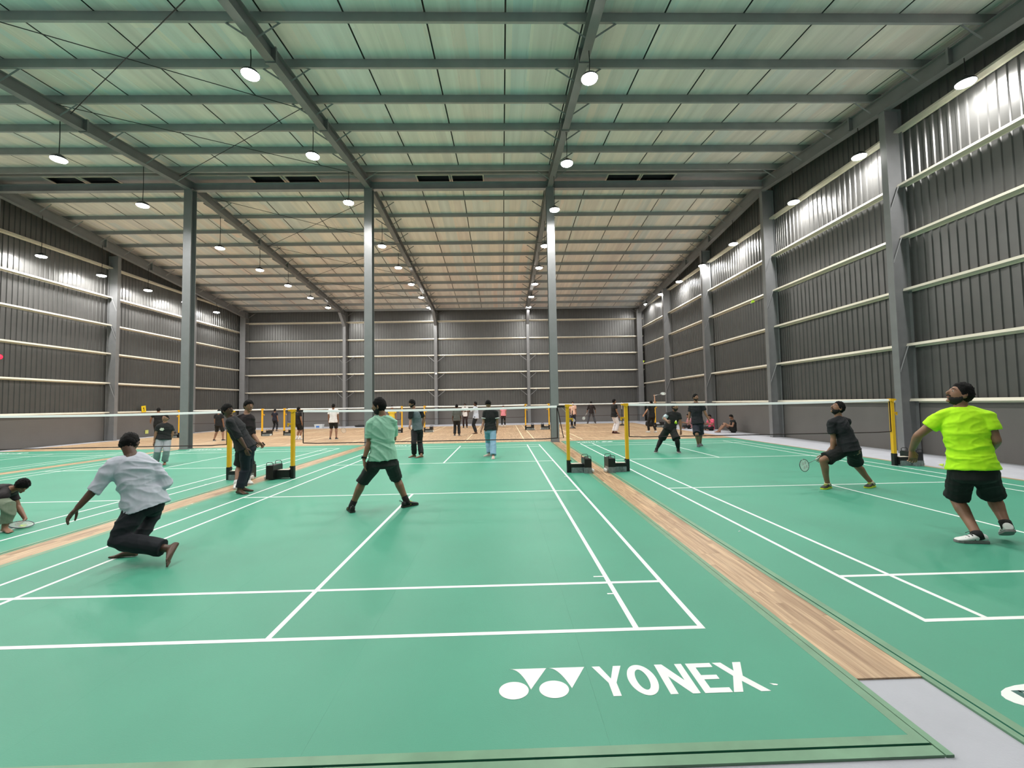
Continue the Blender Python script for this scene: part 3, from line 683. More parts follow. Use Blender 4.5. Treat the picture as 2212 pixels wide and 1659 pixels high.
def person(J, spec):
    J = {k: A_(*v) for k, v in J.items()}
    S = spec.get('S', 1.); fat = spec.get('fat', 0.); vox = spec.get('vox', .009); far = vox > .012
    base = A_(*spec['base'])
    for k in J: J[k] = J[k]-base
    rs = nrm(J['shR']-J['shL']); rh = nrm(J['hipR']-J['hipL'])
    up = nrm(J['chest']-J['pelvis']); up2 = nrm(J['neck']-J['chest'])
    def frame(r, u): r = nrm(r-u*(r@u)); return r, np.cross(u, r)
    rP, fP = frame(rh, up); rC, fC = frame(rs, nrm(up+up2))
    if 'yaw' in spec:   # fix body facing where shoulders are nearly edge-on
        y_ = math.radians(spec['yaw']); fw = A_(math.cos(y_), math.sin(y_), 0); rr = np.cross(fw, A_(0, 0, 1))
        rP, fP = frame(nrm(rP*.4+rr), up); rC, fC = frame(nrm(rC*.4+rr), nrm(up+up2))
    P_, Ch, Nk = J['pelvis'], J['chest'], J['neck']
    def tsec(t, a, b, o=0.):   # t 0..1 pelvis..chest ; 1..2 chest..neck
        if t <= 1: c = P_+(Ch-P_)*t; w = min(max(t, 0), 1)
        else: c = Ch+(Nk-Ch)*(t-1); w = 1
        r = nrm(rP*(1-w)+rC*w); f = nrm(fP*(1-w)+fC*w); 
        back = f*(-.012*S*math.sin(PI*max(0, min(1, t))))
        return (c+back, r, f, a*S+o, b*S+o)
    mb = MB(); ex = MB()
    F_ = fat
    loft(mb, [(P_-up*.12*S, rP, fP, .10*S, .075*S), tsec(-.22, .150+F_*.3, .110), tsec(0, .160+F_*.6, .114+F_*.4), tsec(.25, .150+F_, .112+F_*1.2), tsec(.5, .138+F_, .102+F_*1.2), tsec(.78, .150+F_*.6, .108+F_*.6), tsec(1, .160+F_*.4, .112+F_*.3),
              tsec(1.45, .150, .095), tsec(1.8, .105, .075), tsec(2, .062, .062)], 20)
    hd = J['head']; hu0 = nrm(hd-Nk)
    hy, hp = spec.get('look', (None, 0)); 
    fw = fC if hy is None else A_(math.cos(math.radians(hy)), math.sin(math.radians(hy)), 0)
    fw = nrm(A_(fw[0], fw[1], 0)); hp = math.radians(hp)
    hf = nrm(fw*math.cos(hp)+A_(0, 0, 1)*math.sin(hp)); hr = nrm(np.cross(hf, A_(0, 0, 1)))
    tilt = math.radians(spec.get('tilt', 0)); hu = np.cross(hr, hf); hr, hu = hr*math.cos(tilt)+hu*math.sin(tilt), hu*math.cos(tilt)-hr*math.sin(tilt)
    Hs = S*spec.get('hs', 1.)
    limb(mb, [(Nk-nrm(hd-Nk)*.05*S, .062*S), (Nk, .057*S), (hd-hu*.05*Hs-hf*.018*Hs, .054*S)])
    ico(mb, hd, .077*Hs, .098*Hs, .118*Hs, hr, hf, hu, 24, 16, head_fn)
    Hp = lambda x, y, z: hd+(hr*x+hf*y+hu*z)*Hs
    mb.tube([Hp(0, .080, .032), Hp(0, .093, .010), Hp(0, .108, -.016), Hp(0, .100, -.030), Hp(0, .082, -.034)], [.007*Hs, .010*Hs, .0145*Hs, .013*Hs, .010*Hs], 8)
    for s in (-1, 1):
        ico(mb, Hp(s*.077, -.008, -.008), .013*Hs, .022*Hs, .034*Hs, hr, hf, hu, 10, 8)
    mb.tube([Hp(-.05, .066, .027), Hp(-.025, .083, .032), Hp(0, .086, .029), Hp(.025, .083, .032), Hp(.05, .066, .027)], .0095*Hs, 8)
    ico(mb, Hp(0, .078, -.055), .026*Hs, .012*Hs, .015*Hs, hr, hf, hu, 10, 6)
    ico(mb, Hp(0, .070, -.095), .024*Hs, .018*Hs, .018*Hs, hr, hf, hu, 10, 6)
    for s, sg in (('L', -1), ('R', 1)):
        sh, el, wr, ha = (J[q+s] for q in ('sh', 'el', 'wr', 'ha'))
        limb(mb, [(Ch+(Nk-Ch)*.72+rC*sg*.05*S, .062*S), (sh-up2*.005, .062*S)])
        limb(mb, [(sh, .060*S), (sh+(el-sh)*.35, .052*S), (sh+(el-sh)*.8, .043*S), (el, .041*S)])
        limb(mb, [(el, .041*S), (el+(wr-el)*.25, .043*S), (el+(wr-el)*.65, .034*S), (wr, .0275*S)])
        pn = spec.get('palm'+s, None); pn = A_(*pn) if pn is not None else -rC*sg*1.0+fC*.15
        hand(mb, ex, wr, ha, .026*S, pn, fC+A_(0, 0, .3), S, spec.get('curl'+s, .35))
        hip, kn, an = J['hip'+s], J['kn'+s], J['an'+s]
        limb(mb, [(hip+up*.0, .096*S), (hip+(kn-hip)*.3, .090*S), (hip+(kn-hip)*.75, .070*S), (kn, .060*S)])
        cf = nrm(np.cross(kn-hip, an-kn)) if np.linalg.norm(np.cross(kn-hip, an-kn)) > .01 else rP
        calf = kn+(an-kn)*.28-fP*.012*S
        limb(mb, [(kn, .058*S), (calf, .062*S), (kn+(an-kn)*.6, .048*S), (an, .038*S)])
        to = J.get('to'+s); to = to if to is not None else an+fP*.16*S-A_(0, 0, .06*S)
        flat_ = (an[2]+base[2] < .14)
        dv = to-an
        if flat_: dv = A_(dv[0], dv[1], 0); fu = A_(0, 0, 1)
        dv = nrm(dv) if np.linalg.norm(dv) > .03 else nrm(A_(fP[0], fP[1], 0))
        if not flat_: fu = nrm(an-kn-dv*((an-kn)@dv))*-1; fu = fu if np.linalg.norm(fu) > .1 else A_(0, 0, 1)
        if spec.get('footup'+s): fu = nrm(A_(*spec['footup'+s])-dv*(A_(*spec['footup'+s])@dv))
        fr = np.cross(dv, fu); sole = an-fu*(.085*S if not flat_ else an[2]+base[2]-.003)
        J['f'+s] = (sole, dv, fr, fu)
        fp = lambda x, y, z: sole+(dv*x+fr*y+fu*z)*S
        def fsec(x, a, b): return (fp(x, 0, b+.002), fr, fu, a*S, b*S)
        loft(mb, [fsec(-.065, .018, .018), fsec(-.055, .030, .030), fsec(-.01, .034, .042), fsec(.05, .036, .036), fsec(.10, .043, .024), fsec(.145, .045, .014), fsec(.165, .040, .010)], 14)
        limb(mb, [(an, .036*S), (fp(-.01, 0, .045), .034*S)])
        if not spec.get('shoes'):
            for k in range(5):
                yy = (-.034+.017*k)*(-sg)*-1; ln = (.052, .047, .041, .034, .027)[k]; rr_ = (.0125, .0095, .009, .0085, .008)[k]
                yy = sg*(-.033+.0165*k)
                limb(ex, [(fp(.14, yy, .013), rr_*S), (fp(.14+ln, yy*1.02, .011), rr_*S*.85)], 8)
    sk = mat('skin_'+spec.get('skin', 'm'), SKIN[spec.get('skin', 'm')], .5, 0, .06, 14)
    body = mb.build('person', sk); body.location = tuple(base)
    queue(body, vox, 3 if not far else 2, (None, ex))
    tag(body, spec['label'], 'person')
    # hair
    def hairline(phi, st):
        xs_, ys_ = ([0, 35, 62, 85, 110, 180], {'short': [.60, .55, .22, -.22, -.52, -.66], 'fringe': [.36, .34, .12, -.26, -.55, -.70], 'long': [.55, .5, .2, -.3, -1.1, -1.2], 'receding': [.72, .66, .45, .1, -.35, -.6]}[st])
        return float(np.interp(abs(phi), xs_, ys_))
    st = spec.get('hair', 'short'); th = spec.get('hair_t', .018)*.40
    def hfn(d):
        q = head_fn(d); phi = math.degrees(math.atan2(d[0], d[1])); e = d[2]-hairline(phi, st)
        k = 1/(1+math.exp(-e*22)); tt = (-.012+(th+.011+.009*max(0, d[2]))*k)
        nz_ = Vector((d[0]*5.5+base[0]*9, d[1]*5.5, d[2]*5.5)); tt += k*(.010*mn.noise(nz_)+.008*mn.noise(nz_*2.3)+.004*mn.noise(nz_*5))
        return (q[0]*(1+tt/.077), q[1]*(1+tt/.098), q[2]*(1+tt/.118))
    hm = MB(); nu, nv = (44, 30) if not far else (24, 16)
    ico(hm, hd, .077*Hs, .098*Hs, .118*Hs, hr, hf, hu, nu, nv, hfn)
    if spec.get('bun'): ico(hm, Hp(0, -.115, .0), .04*Hs, .035*Hs, .04*Hs, hr, hf, hu, 14, 10)
    hm.build('hair', spec.get('hair_m', HAIR), body, smooth=True)
    if spec.get('beard'):
        bt = spec['beard'] if isinstance(spec['beard'], float) else .008
        def bfn(d):
            q = head_fn(d); phi = abs(math.degrees(math.atan2(d[0], d[1])))
            top = float(np.interp(phi, [0, 18, 40, 70, 92, 110], [-.42, -.40, -.46, -.36, .02, .0])); e = top-d[2]
            k = 1/(1+math.exp(-e*26))*(1/(1+math.exp((phi-106)*.25))); k *= 1/(1+math.exp((-d[2]-1.02)*20)) if phi < 70 else 1
            tt = -.010+(bt+.010)*k+k*.002*math.sin(d[0]*37)*math.cos(d[2]*31)
            return (q[0]*(1+tt/.077), q[1]*(1+tt/.098)+(.03*k if phi < 40 and d[2] < -.55 else 0), q[2]*(1+tt/.118))
        bm_ = MB(); ico(bm_, hd, .077*Hs, .098*Hs, .118*Hs, hr, hf, hu, nu, nv, bfn)
        bm_.tube([Hp(-.028, .080, -.047), Hp(-.014, .092, -.040), Hp(0, .094, -.038), Hp(.014, .092, -.040), Hp(.028, .080, -.047)], .006*Hs, 6)
        bm_.build('beard', BEARD, body, smooth=True)
    for s in (-1, 1):
        e = MB(); ico(e, Hp(s*.030, .0755, .010), .0125*Hs, .0105*Hs, .0058*Hs, hr, hf, hu, 12, 8); k0 = len(e.f)
        ico(e, Hp(s*.030, .0815, .010), .0058*Hs, .0064*Hs, .0056*Hs, hr, hf, hu, 10, 6); e.m[k0:] = [1]*(len(e.f)-k0)
        e.build('eye', [EYEW, EYED], body, smooth=True)
        if not far:
            MB().tube([Hp(s*.014, .0925, .032), Hp(s*.030, .089, .038), Hp(s*.050, .073, .032)], [.0025*Hs, .0036*Hs, .002*Hs], 6).build('eyebrow', HAIR, body)
    if not far:
        l_ = MB(); ico(l_, Hp(0, .0875, -.0555), .023*Hs, .006*Hs, .0065*Hs, hr, hf, hu, 12, 6); l_.build('mouth', LIPM, body, smooth=True)
    # shirt
    sp = spec['shirt']; o_ = sp.get('loose', .016)*S; hem = sp.get('hem', .30); slv = sp.get('sleeve', .62)
    cb = MB(); fl_ = sp.get('flare', .02)
    th_ = [(-hem, .168+F_*.7+fl_, .124+F_*.6+fl_, o_+.004), (-.05, .170+F_*.7+fl_*.7, .126+F_*.6+fl_*.6, o_), (.25, .158+F_+fl_*.35, .120+F_*1.2+fl_*.3, o_), (.5, .148+F_, .108+F_*1.2, o_), (.78, .156+F_*.6, .112+F_*.6, o_), (1, .164+F_*.4, .116+F_*.3, o_), (1.45, .152, .098, o_), (1.78, .112, .080, o_*.8), (1.97, .068, .066, o_*.55)]
    secs = [tsec(*th_[0])]+[tsec(*q) for q in th_[1:] if q[0] > -hem+.1]
    loft(cb, secs, 22)
    def sleeve(mb_, s, sg, ln):
        sh, el, wr = (J[q+s] for q in ('sh', 'el', 'wr')); r0 = .059*S+o_*.7; fl2 = sp.get('sflare', .006)*S
        limb(mb_, [(Ch+(Nk-Ch)*.72+rC*sg*.05*S, .064*S+o_*.6), (sh-up2*.005, .060*S+o_*.8)])
        pts = [(sh-nrm(el-sh)*.03*S, r0*.86), (sh, r0)]
        if ln <= 1: pts += [(sh+(el-sh)*ln*.5, .053*S+o_*.8+fl2*.4), (sh+(el-sh)*ln, .050*S+o_*.9+fl2)]
        else: pts += [(sh+(el-sh)*.5, .050*S+o_), (el, .045*S+o_), (el+(wr-el)*(ln-1), .038*S+o_*.9)]
        flatlimb(mb_, pts)
    for s, sg in (('L', -1), ('R', 1)):
        if sp.get('sleeve_rgb'):
            s2 = MB(); sleeve(s2, s, sg, slv); ob = s2.build('sleeve', cloth('sl_'+sp['name'], sp['sleeve_rgb']), body); queue(ob, vox*1.05, 2, (wrinkle(.0022, 3), None))
        else: sleeve(cb, s, sg, slv)
    cm = cloth(sp['name'], sp['rgb'], noise=sp.get('noise', .05)) if 'mat' not in sp else sp['mat']
    so = cb.build('shirt', cm, body); queue(so, vox*1.05, 2, (wrinkle(sp.get('wr', .0035), hash(sp['name']) % 97 if False else len(sp['name'])*7+int(base[0]*3) % 50), None))
    if sp.get('collar'):
        r_, f_ = frame(rC, hu0); k_ = MB(); n = 20; rings = []
        for rr_, zz in ((.064, -.012), (.074, .006), (.066, .03), (.060, .03), (.058, -.01)):
            rings.append([Nk+hu0*zz*S+(r_*math.cos(2*PI*k/n)*1.08+f_*math.sin(2*PI*k/n)*1.1)*rr_*S for k in range(n)])
        k_.ring(rings, closed=False); k_.build('collar', cloth('collar_'+sp['name'], sp['collar']), body, smooth=True)
    if sp.get('cuff'):
        for s in 'LR':
            sh, el = J['sh'+s], J['el'+s]; q = sh+(el-sh)*slv; d = nrm(el-sh)
            MB().tube([q-d*.02*S, q+d*.004*S], .050*S+o_+.016*S, 16).build('cuff', cloth('cuff_'+sp['name'], sp['cuff']), body, smooth=True)
    if sp.get('print_rgb'):
        c = P_+(Ch-P_)*.98; q = c+fC*(.116*S+o_+.004); g = MB()
        n = 18; pts = [q+(rC*math.cos(2*PI*k/n)*(.055+.012*math.sin(3*k))+up*math.sin(2*PI*k/n)*(.045+.01*math.cos(2*k)))*S for k in range(n)]
        g.ring([[p-fC*.012 for p in pts], [p+fC*.004 for p in pts]]); g.build('shirt_print', mat('print_'+sp['name'], sp['print_rgb'], .8), body)
    # legwear
    pt = spec['pants']; po = pt.get('loose', .012)*S; lm = MB(); top = pt.get('top', .20)
    loft(lm, [(P_-up*.13*S, rP, fP, .11*S+po, .085*S+po), tsec(-.22, .160+F_*.4, .120+F_*.2, po), tsec(-.02, .168+F_*.6, .124+F_*.5, po*.6), tsec(top, .160+F_*.9, .122+F_*1.1, .008)], 20)
    for s in 'LR':
        hip, kn, an = J['hip'+s], J['kn'+s], J['an'+s]; L_ = pt['len']; w = pt.get('wide', .0)*S
        if L_ <= 1: flatlimb(lm, [(hip+up*.02, .094*S+po), (hip+(kn-hip)*L_*.35, .092*S+po+w*.3), (hip+(kn-hip)*L_*.75, .080*S+po+w*.7), (hip+(kn-hip)*(L_-.02), .084*S+po+w), (hip+(kn-hip)*(L_+.03), .086*S+po+w)])
        else:
            e_ = kn+(an-kn)*(L_-1); flatlimb(lm, [(hip+up*.02, .094*S+po), (hip+(kn-hip)*.35, .088*S+po), (hip+(kn-hip)*.8, .068*S+po+w*.3), (kn, .062*S+po+w*.4), (kn+(e_-kn)*.25, .062*S+po+w*.5), (kn+(e_-kn)*.7, .052*S+po+w*.8), (e_, .046*S+po+w)])
    po_ = lm.build(pt.get('name', 'trousers'), cloth(pt['mat'], pt['rgb'], noise=.08, scale=12), body); queue(po_, vox*1.05, 2, (wrinkle(pt.get('wr', .003), 11+int(base[1]*3) % 40, .2), None))
    # shoes and socks
    sh_ = spec.get('shoes')
    if sh_:
        for s, sg in (('L', -1), ('R', 1)):
            sole, dv, fr, fu = J['f'+s]; fp = lambda x, y, z: sole+(dv*x+fr*y+fu*z)*S
            def fs(x, a, z0, z1): return (fp(x, 0, (z0+z1)/2), fr, fu, a*S, (z1-z0)/2*S)
            u = MB(); loft(u, [fs(-.082, .020, .014, .05), fs(-.072, .034, .010, .085), (fp(-.02, 0, .052), fr, fu, .040*S, .050*S), fs(.03, .042, .010, .090), fs(.075, .046, .010, .070), fs(.125, .050, .010, .052), fs(.165, .046, .010, .042), fs(.192, .030, .012, .032)], 16)
            so_ = u.build('shoe', mat('shoe_'+sh_['name'], sh_['rgb'], .6, 0, .1, 30), body); queue(so_, min(vox, .011), 2)
            b_ = MB(); prof = [(-.088, .02), (-.078, .036), (-.03, .042), (.03, .043), (.10, .052), (.155, .050), (.19, .034), (.203, .014)]
            pts = [(x_, y_) for x_, y_ in prof]+[(x_, -y_) for x_, y_ in prof[::-1]]
            b_.ring([[fp(x_, y_, z_) for x_, y_ in pts] for z_ in (0, .012, .022)]); b_.build('sole', mat('sole_'+sh_['name'], sh_['sole'], .6), so_)
            if not far and sh_.get('accent'):
                for k in (0, 1, 2): MB().tube([fp(.045+.03*k, .043-.006*k, .03), fp(.055+.028*k, .022, .078-.014*k), fp(.06+.028*k, -.02, .078-.014*k), fp(.05+.03*k, -.043, .03)], .0045*S, 6).build('stripe', mat('accent_'+sh_['name'], sh_['accent'], .5), so_)
            if sh_.get('sock'):
                an, kn = J['an'+s], J['kn'+s]; d = nrm(kn-an); k_ = MB().tube([fp(-.012, 0, .04), an+d*.0, an+d*sh_.get('sockh', .05)*S], [.047*S, .047*S, .0475*S], 14); k_.build('sock', cloth('sock_'+sh_['name'], sh_['sock']), body, smooth=True)
    J['_hp'] = Hp; J['_b'] = base; J['_body'] = body; J['_fC'] = fC; J['_rC'] = rC
    return J

def pose(x, y, yaw, S=1., armL=None, armR=None, spread=.12, stagger=.0, lean=0., crouch=0.):
    """standing joints; yaw = direction faced in degrees (0 = +x, 90 = away from the camera). arms: upper and fore directions in (side, fwd, up)"""
    c, s_ = math.cos(math.radians(yaw)), math.sin(math.radians(yaw)); f = A_(c, s_, 0); r = A_(s_, -c, 0); u = A_(0, 0, 1)
    o = A_(x, y, 0); J = {}
    W = lambda a, b, z: o+(r*a+f*b+u*z)*S
    hz = .93-crouch
    J['pelvis'] = W(0, 0, hz); J['chest'] = W(0, .36*math.sin(lean), hz+.36*math.cos(lean)); J['neck'] = J['chest']+(f*math.sin(lean*1.2)+u*math.cos(lean*1.2))*.17*S
    J['head'] = J['neck']+(f*(math.sin(lean)+.12)+u)*.155*S
    for k, sg, arm in (('L', -1, armL), ('R', 1, armR)):
        a = arm or ((.12, .02, -1), (.05, .25, -1))
        sh = J['neck']+(r*sg*.178-u*.045)*S; J['sh'+k] = sh
        d1 = nrm(r*sg*a[0][0]+f*a[0][1]+u*a[0][2]); d2 = nrm(r*sg*a[1][0]+f*a[1][1]+u*a[1][2])
        J['el'+k] = sh+d1*.285*S; J['wr'+k] = J['el'+k]+d2*.25*S; J['ha'+k] = J['wr'+k]+d2*.16*S
        J['hip'+k] = W(sg*.092, 0, hz-.02)
        an = W(sg*spread, -stagger*sg, .085); J['an'+k] = an
        mid = (J['hip'+k]+an)/2; L = np.linalg.norm(J['hip'+k]-an); bend = math.sqrt(max(0, (.435*S)**2-(L/2)**2)); J['kn'+k] = mid+f*bend
        J['to'+k] = an+f*.16*S+r*sg*.03-u*.06*S
    return J
# joint positions in metres (hips, knees, ankles, toes, shoulders, elbows, wrists, hand ends), measured per figure
JT = {'p1':{'pelvis':[-2.28,1.75,0.58],'chest':[-2.37,1.72,0.92],'neck':[-2.41,1.71,1.11],'head':[-2.48,1.76,1.23],'shL':[-2.5,1.62,1.04],'elL':[-2.56,1.52,0.84],'wrL':[-2.65,1.39,0.63],'haL':[-2.69,1.33,0.54],'hipL':[-2.27,1.66,0.58],'knL':[-2.35,1.5,0.26],'anL':[-2.0,1.71,0.07],'toL':[-1.8,1.33,0.03],'shR':[-2.27,1.81,0.98],'elR':[-2.16,1.85,0.77],'wrR':[-2.38,1.95,0.66],'haR':[-2.51,2.01,0.6],'hipR':[-2.28,1.84,0.57],'anR':[-2.44,1.77,0.08],'knR':[-2.48,2.1,0.4],'toR':[-2.59,1.76,0.03]},
'p3':{'pelvis':[-0.17,3.45,0.79],'chest':[-0.19,3.47,1.26],'neck':[-0.18,3.47,1.45],'head':[-0.23,3.46,1.59],'shL':[-0.34,3.42,1.34],'elL':[-0.36,3.39,1.05],'wrL':[-0.42,3.34,0.81],'haL':[-0.41,3.32,0.65],'hipL':[-0.25,3.42,0.78],'anL':[-0.67,3.53,0.08],'knL':[-0.51,3.54,0.44],'toL':[-0.7,3.47,0.03],'shR':[-0.04,3.51,1.34],'elR':[-0.06,3.65,1.08],'wrR':[-0.22,3.86,1.05],'haR':[-0.32,3.99,1.04],'hipR':[-0.08,3.47,0.78],'anR':[0.11,3.76,0.08],'knR':[-0.05,3.78,0.44],'toR':[0.19,3.78,0.03]},
'p4':{'pelvis':[-3.2,5.1,0.87],'chest':[-3.35,5.03,1.24],'neck':[-3.43,4.97,1.44],'head':[-3.47,4.95,1.56],'shL':[-3.48,5.14,1.37],'elL':[-3.34,5.21,1.1],'wrL':[-3.2,5.28,0.96],'haL':[-3.14,5.31,0.89],'hipL':[-3.22,5.19,0.84],'anL':[-3.37,5.26,0.08],'knL':[-3.32,5.36,0.45],'toL':[-3.24,5.3,0.03],'shR':[-3.35,4.83,1.36],'elR':[-3.22,4.89,1.08],'wrR':[-3.12,4.94,0.87],'haR':[-3.09,4.94,0.74],'hipR':[-3.17,5.02,0.85],'anR':[-3.31,5.07,0.08],'knR':[-3.26,5.17,0.44],'toR':[-3.07,4.98,0.03]},
'p5':{'pelvis':[-3.71,5.9,0.82],'chest':[-3.71,5.92,1.25],'neck':[-3.7,5.92,1.48],'head':[-3.67,5.94,1.64],'shL':[-3.63,5.96,1.4],'elL':[-3.6,5.96,1.06],'wrL':[-3.42,5.88,0.89],'haL':[-3.36,5.9,0.83],'hipL':[-3.66,5.93,0.8],'anL':[-3.81,6.18,0.08],'knL':[-3.68,5.96,0.41],'toL':[-3.59,5.99,0.03],'shR':[-3.8,5.86,1.41],'elR':[-3.81,5.84,1.12],'wrR':[-3.78,5.84,0.84],'haR':[-3.76,5.83,0.68],'hipR':[-3.75,5.88,0.81],'anR':[-3.77,5.72,0.08],'knR':[-3.87,5.99,0.4],'toR':[-3.64,5.51,0.03]},
'p9':{'pelvis':[6.81,1.55,0.78],'chest':[6.8,1.59,1.24],'neck':[6.79,1.61,1.47],'head':[6.79,1.61,1.61],'shL':[6.69,1.71,1.37],'elL':[6.53,1.86,1.14],'wrL':[6.61,2.03,0.95],'haL':[6.61,2.02,0.87],'hipL':[6.75,1.61,0.77],'anL':[6.79,1.53,0.08],'knL':[6.91,1.83,0.4],'toL':[6.56,1.58,0.03],'shR':[6.91,1.47,1.36],'elR':[6.93,1.41,1.11],'wrR':[7.08,1.6,0.98],'haR':[7.16,1.72,0.9],'hipR':[6.86,1.49,0.79],'anR':[7.08,1.5,0.16],'knR':[7.18,1.69,0.45],'toR':[7.27,1.72,0.03]},
'p8':{'pelvis':[7.72,4.3,0.72],'chest':[7.66,4.37,1.07],'neck':[7.64,4.4,1.26],'head':[7.64,4.4,1.41],'shL':[7.49,4.37,1.15],'elL':[7.49,4.35,0.89],'wrL':[7.45,4.34,0.66],'haL':[7.43,4.35,0.57],'hipL':[7.67,4.33,0.68],'anL':[7.39,4.41,0.08],'knL':[7.28,4.35,0.5],'toL':[7.09,4.25,0.03],'shR':[7.79,4.4,1.17],'elR':[7.68,4.46,0.85],'wrR':[7.49,4.57,0.55],'haR':[7.42,4.61,0.47],'hipR':[7.77,4.25,0.68],'anR':[8.19,4.42,0.08],'knR':[7.98,4.49,0.4],'toR':[8.04,4.35,0.03]},
'p2':{'pelvis':[-5.66,3.1,0.44],'chest':[-5.41,3.12,0.48],'neck':[-5.26,3.12,0.52],'head':[-5.12,3.12,0.57],'shR':[-5.18,2.95,0.46],'elR':[-5.22,2.9,0.33],'wrR':[-5.25,2.95,0.18],'haR':[-5.25,3.0,0.13],'shL':[-5.43,3.28,0.43],'elL':[-5.37,3.3,0.24],'wrL':[-5.17,3.22,0.08],'haL':[-5.12,3.2,0.01],'hipL':[-5.54,3.02,0.43],'hipR':[-5.82,3.25,0.37],'knL':[-5.04,2.9,0.35],'anL':[-5.04,2.86,0.06],'knR':[-5.73,3.3,0.19],'anR':[-5.86,3.3,-0.01],'toL':[-4.8,2.77,0.03],'toR':[-5.66,3.28,-0.06]},
'p6':{'pelvis':[-1.02,10.2,0.85],'chest':[-1.06,10.2,1.25],'neck':[-1.12,10.19,1.47],'head':[-1.17,10.18,1.65],'shL':[-0.91,10.23,1.39],'elL':[-0.81,10.24,1.16],'wrL':[-0.87,10.22,0.9],'haL':[-0.91,10.2,0.75],'hipL':[-0.94,10.21,0.8],'anL':[-0.86,10.0,0.08],'knL':[-0.96,10.29,0.41],'toL':[-0.98,9.92,0.03],'shR':[-1.19,10.04,1.39],'elR':[-1.19,10.03,1.13],'wrR':[-1.17,9.83,0.97],'haR':[-1.16,9.7,0.87],'hipR':[-1.1,10.18,0.8],'anR':[-1.11,10.15,0.08],'knR':[-1.07,9.93,0.44],'toR':[-1.23,10.07,0.03]},
'p7':{'pelvis':[1.26,9.85,0.83],'chest':[1.26,9.86,1.2],'neck':[1.24,9.86,1.43],'head':[1.21,9.86,1.59],'shL':[1.44,9.87,1.34],'elL':[1.48,9.85,1.04],'wrL':[1.46,9.84,0.81],'haL':[1.44,9.83,0.65],'hipL':[1.34,9.85,0.79],'anL':[1.35,9.41,0.08],'knL':[1.35,9.64,0.42],'toL':[1.35,9.34,0.03],'shR':[1.1,9.86,1.34],'elR':[1.06,9.84,1.05],'wrR':[1.0,9.69,0.84],'haR':[0.97,9.59,0.72],'hipR':[1.18,9.84,0.79],'anR':[1.23,9.98,0.08],'knR':[1.18,10.12,0.41],'toR':[1.12,9.94,0.03]},
'p10':{'pelvis':[6.78,9.9,0.74],'chest':[6.89,9.87,1.06],'neck':[6.93,9.86,1.26],'head':[6.93,9.8,1.4],'shL':[7.04,9.81,1.17],'elL':[7.07,9.78,0.92],'wrL':[7.07,9.77,0.71],'haL':[7.07,9.75,0.55],'hipL':[6.85,9.87,0.71],'anL':[7.03,9.91,0.08],'knL':[6.89,9.63,0.39],'toL':[6.94,9.44,0.03],'shR':[6.76,9.92,1.2],'elR':[6.56,9.75,1.07],'wrR':[6.55,9.5,1.0],'haR':[6.55,9.35,0.95],'hipR':[6.71,9.92,0.71],'anR':[6.44,10.16,0.08],'knR':[6.64,10.25,0.39],'toR':[6.31,9.95,0.03]},
'p11':{'pelvis':[8.43,11.55,0.8],'chest':[8.41,11.57,1.26],'neck':[8.41,11.58,1.52],'head':[8.4,11.58,1.69],'shL':[8.59,11.49,1.4],'elL':[8.65,11.45,1.18],'wrL':[8.72,11.4,0.98],'haL':[8.78,11.37,0.83],'hipL':[8.5,11.52,0.75],'anL':[8.61,11.8,0.08],'knL':[8.54,11.62,0.4],'toL':[8.56,11.57,0.03],'shR':[8.25,11.65,1.4],'elR':[8.2,11.66,1.11],'wrR':[8.17,11.66,0.91],'haR':[8.15,11.66,0.75],'hipR':[8.36,11.58,0.74],'anR':[8.39,11.49,0.08],'knR':[8.25,11.26,0.44],'toR':[8.25,11.14,0.03]},
'p12':{'pelvis':[-8.31,9.6,0.74],'chest':[-8.29,9.62,1.03],'neck':[-8.29,9.63,1.21],'head':[-8.29,9.64,1.34],'shL':[-8.18,9.71,1.1],'elL':[-8.14,9.73,0.89],'wrL':[-8.18,9.69,0.7],'haL':[-8.2,9.66,0.56],'hipL':[-8.24,9.65,0.7],'anL':[-8.23,9.58,0.08],'knL':[-8.07,9.43,0.41],'toL':[-8.14,9.44,0.03],'shR':[-8.4,9.54,1.11],'elR':[-8.44,9.5,0.92],'wrR':[-8.45,9.47,0.7],'haR':[-8.46,9.45,0.55],'hipR':[-8.36,9.55,0.71],'anR':[-8.45,9.54,0.08],'knR':[-8.27,9.36,0.4],'toR':[-8.45,9.55,0.03]}}
JT['p1'].update(anL=[-1.87, 1.54, .15], toL=[-1.84, 1.37, .035], hipL=[-2.27, 1.66, .58])
JT['p2'].update(knR=[-5.74, 3.32, .16], anR=[-6.05, 3.36, .085], toR=[-5.9, 3.34, .03], haL=[-5.13, 3.12, .03])
JT['p3'].update(toL=[-.76, 3.69, .03], toR=[.24, 3.89, .03])
JT['p9']['toR'][2] = .085; JT['p9']['anR'][2] = .20
blk = dict(name='tee_black', rgb=(24, 25, 30)); 
def add(key, **sp):
    J = JT[key]; b = ((J['anL'][0]+J['anR'][0])/2, (J['anL'][1]+J['anR'][1])/2, 0); sp.setdefault('base', b); return person(J, sp)
R1 = add('p1', vox=.0085, look=(115, -30), skin='d', hair='short', hair_t=.016, footupL=(-1, .25, .3), fat=.005, palmL=(.6, .5, .4),
    label='barefoot man in a pale grey shirt and dark jeans lunging low, his back turned',
    shirt=dict(name='shirt_palegrey', rgb=(186, 189, 202), sleeve=1.36, loose=.028, hem=.15, flare=.045, wr=.0075, sflare=.01), pants=dict(mat='jeans_dark', rgb=(26, 33, 48), len=1.9, wide=.02, loose=.02, wr=.004))
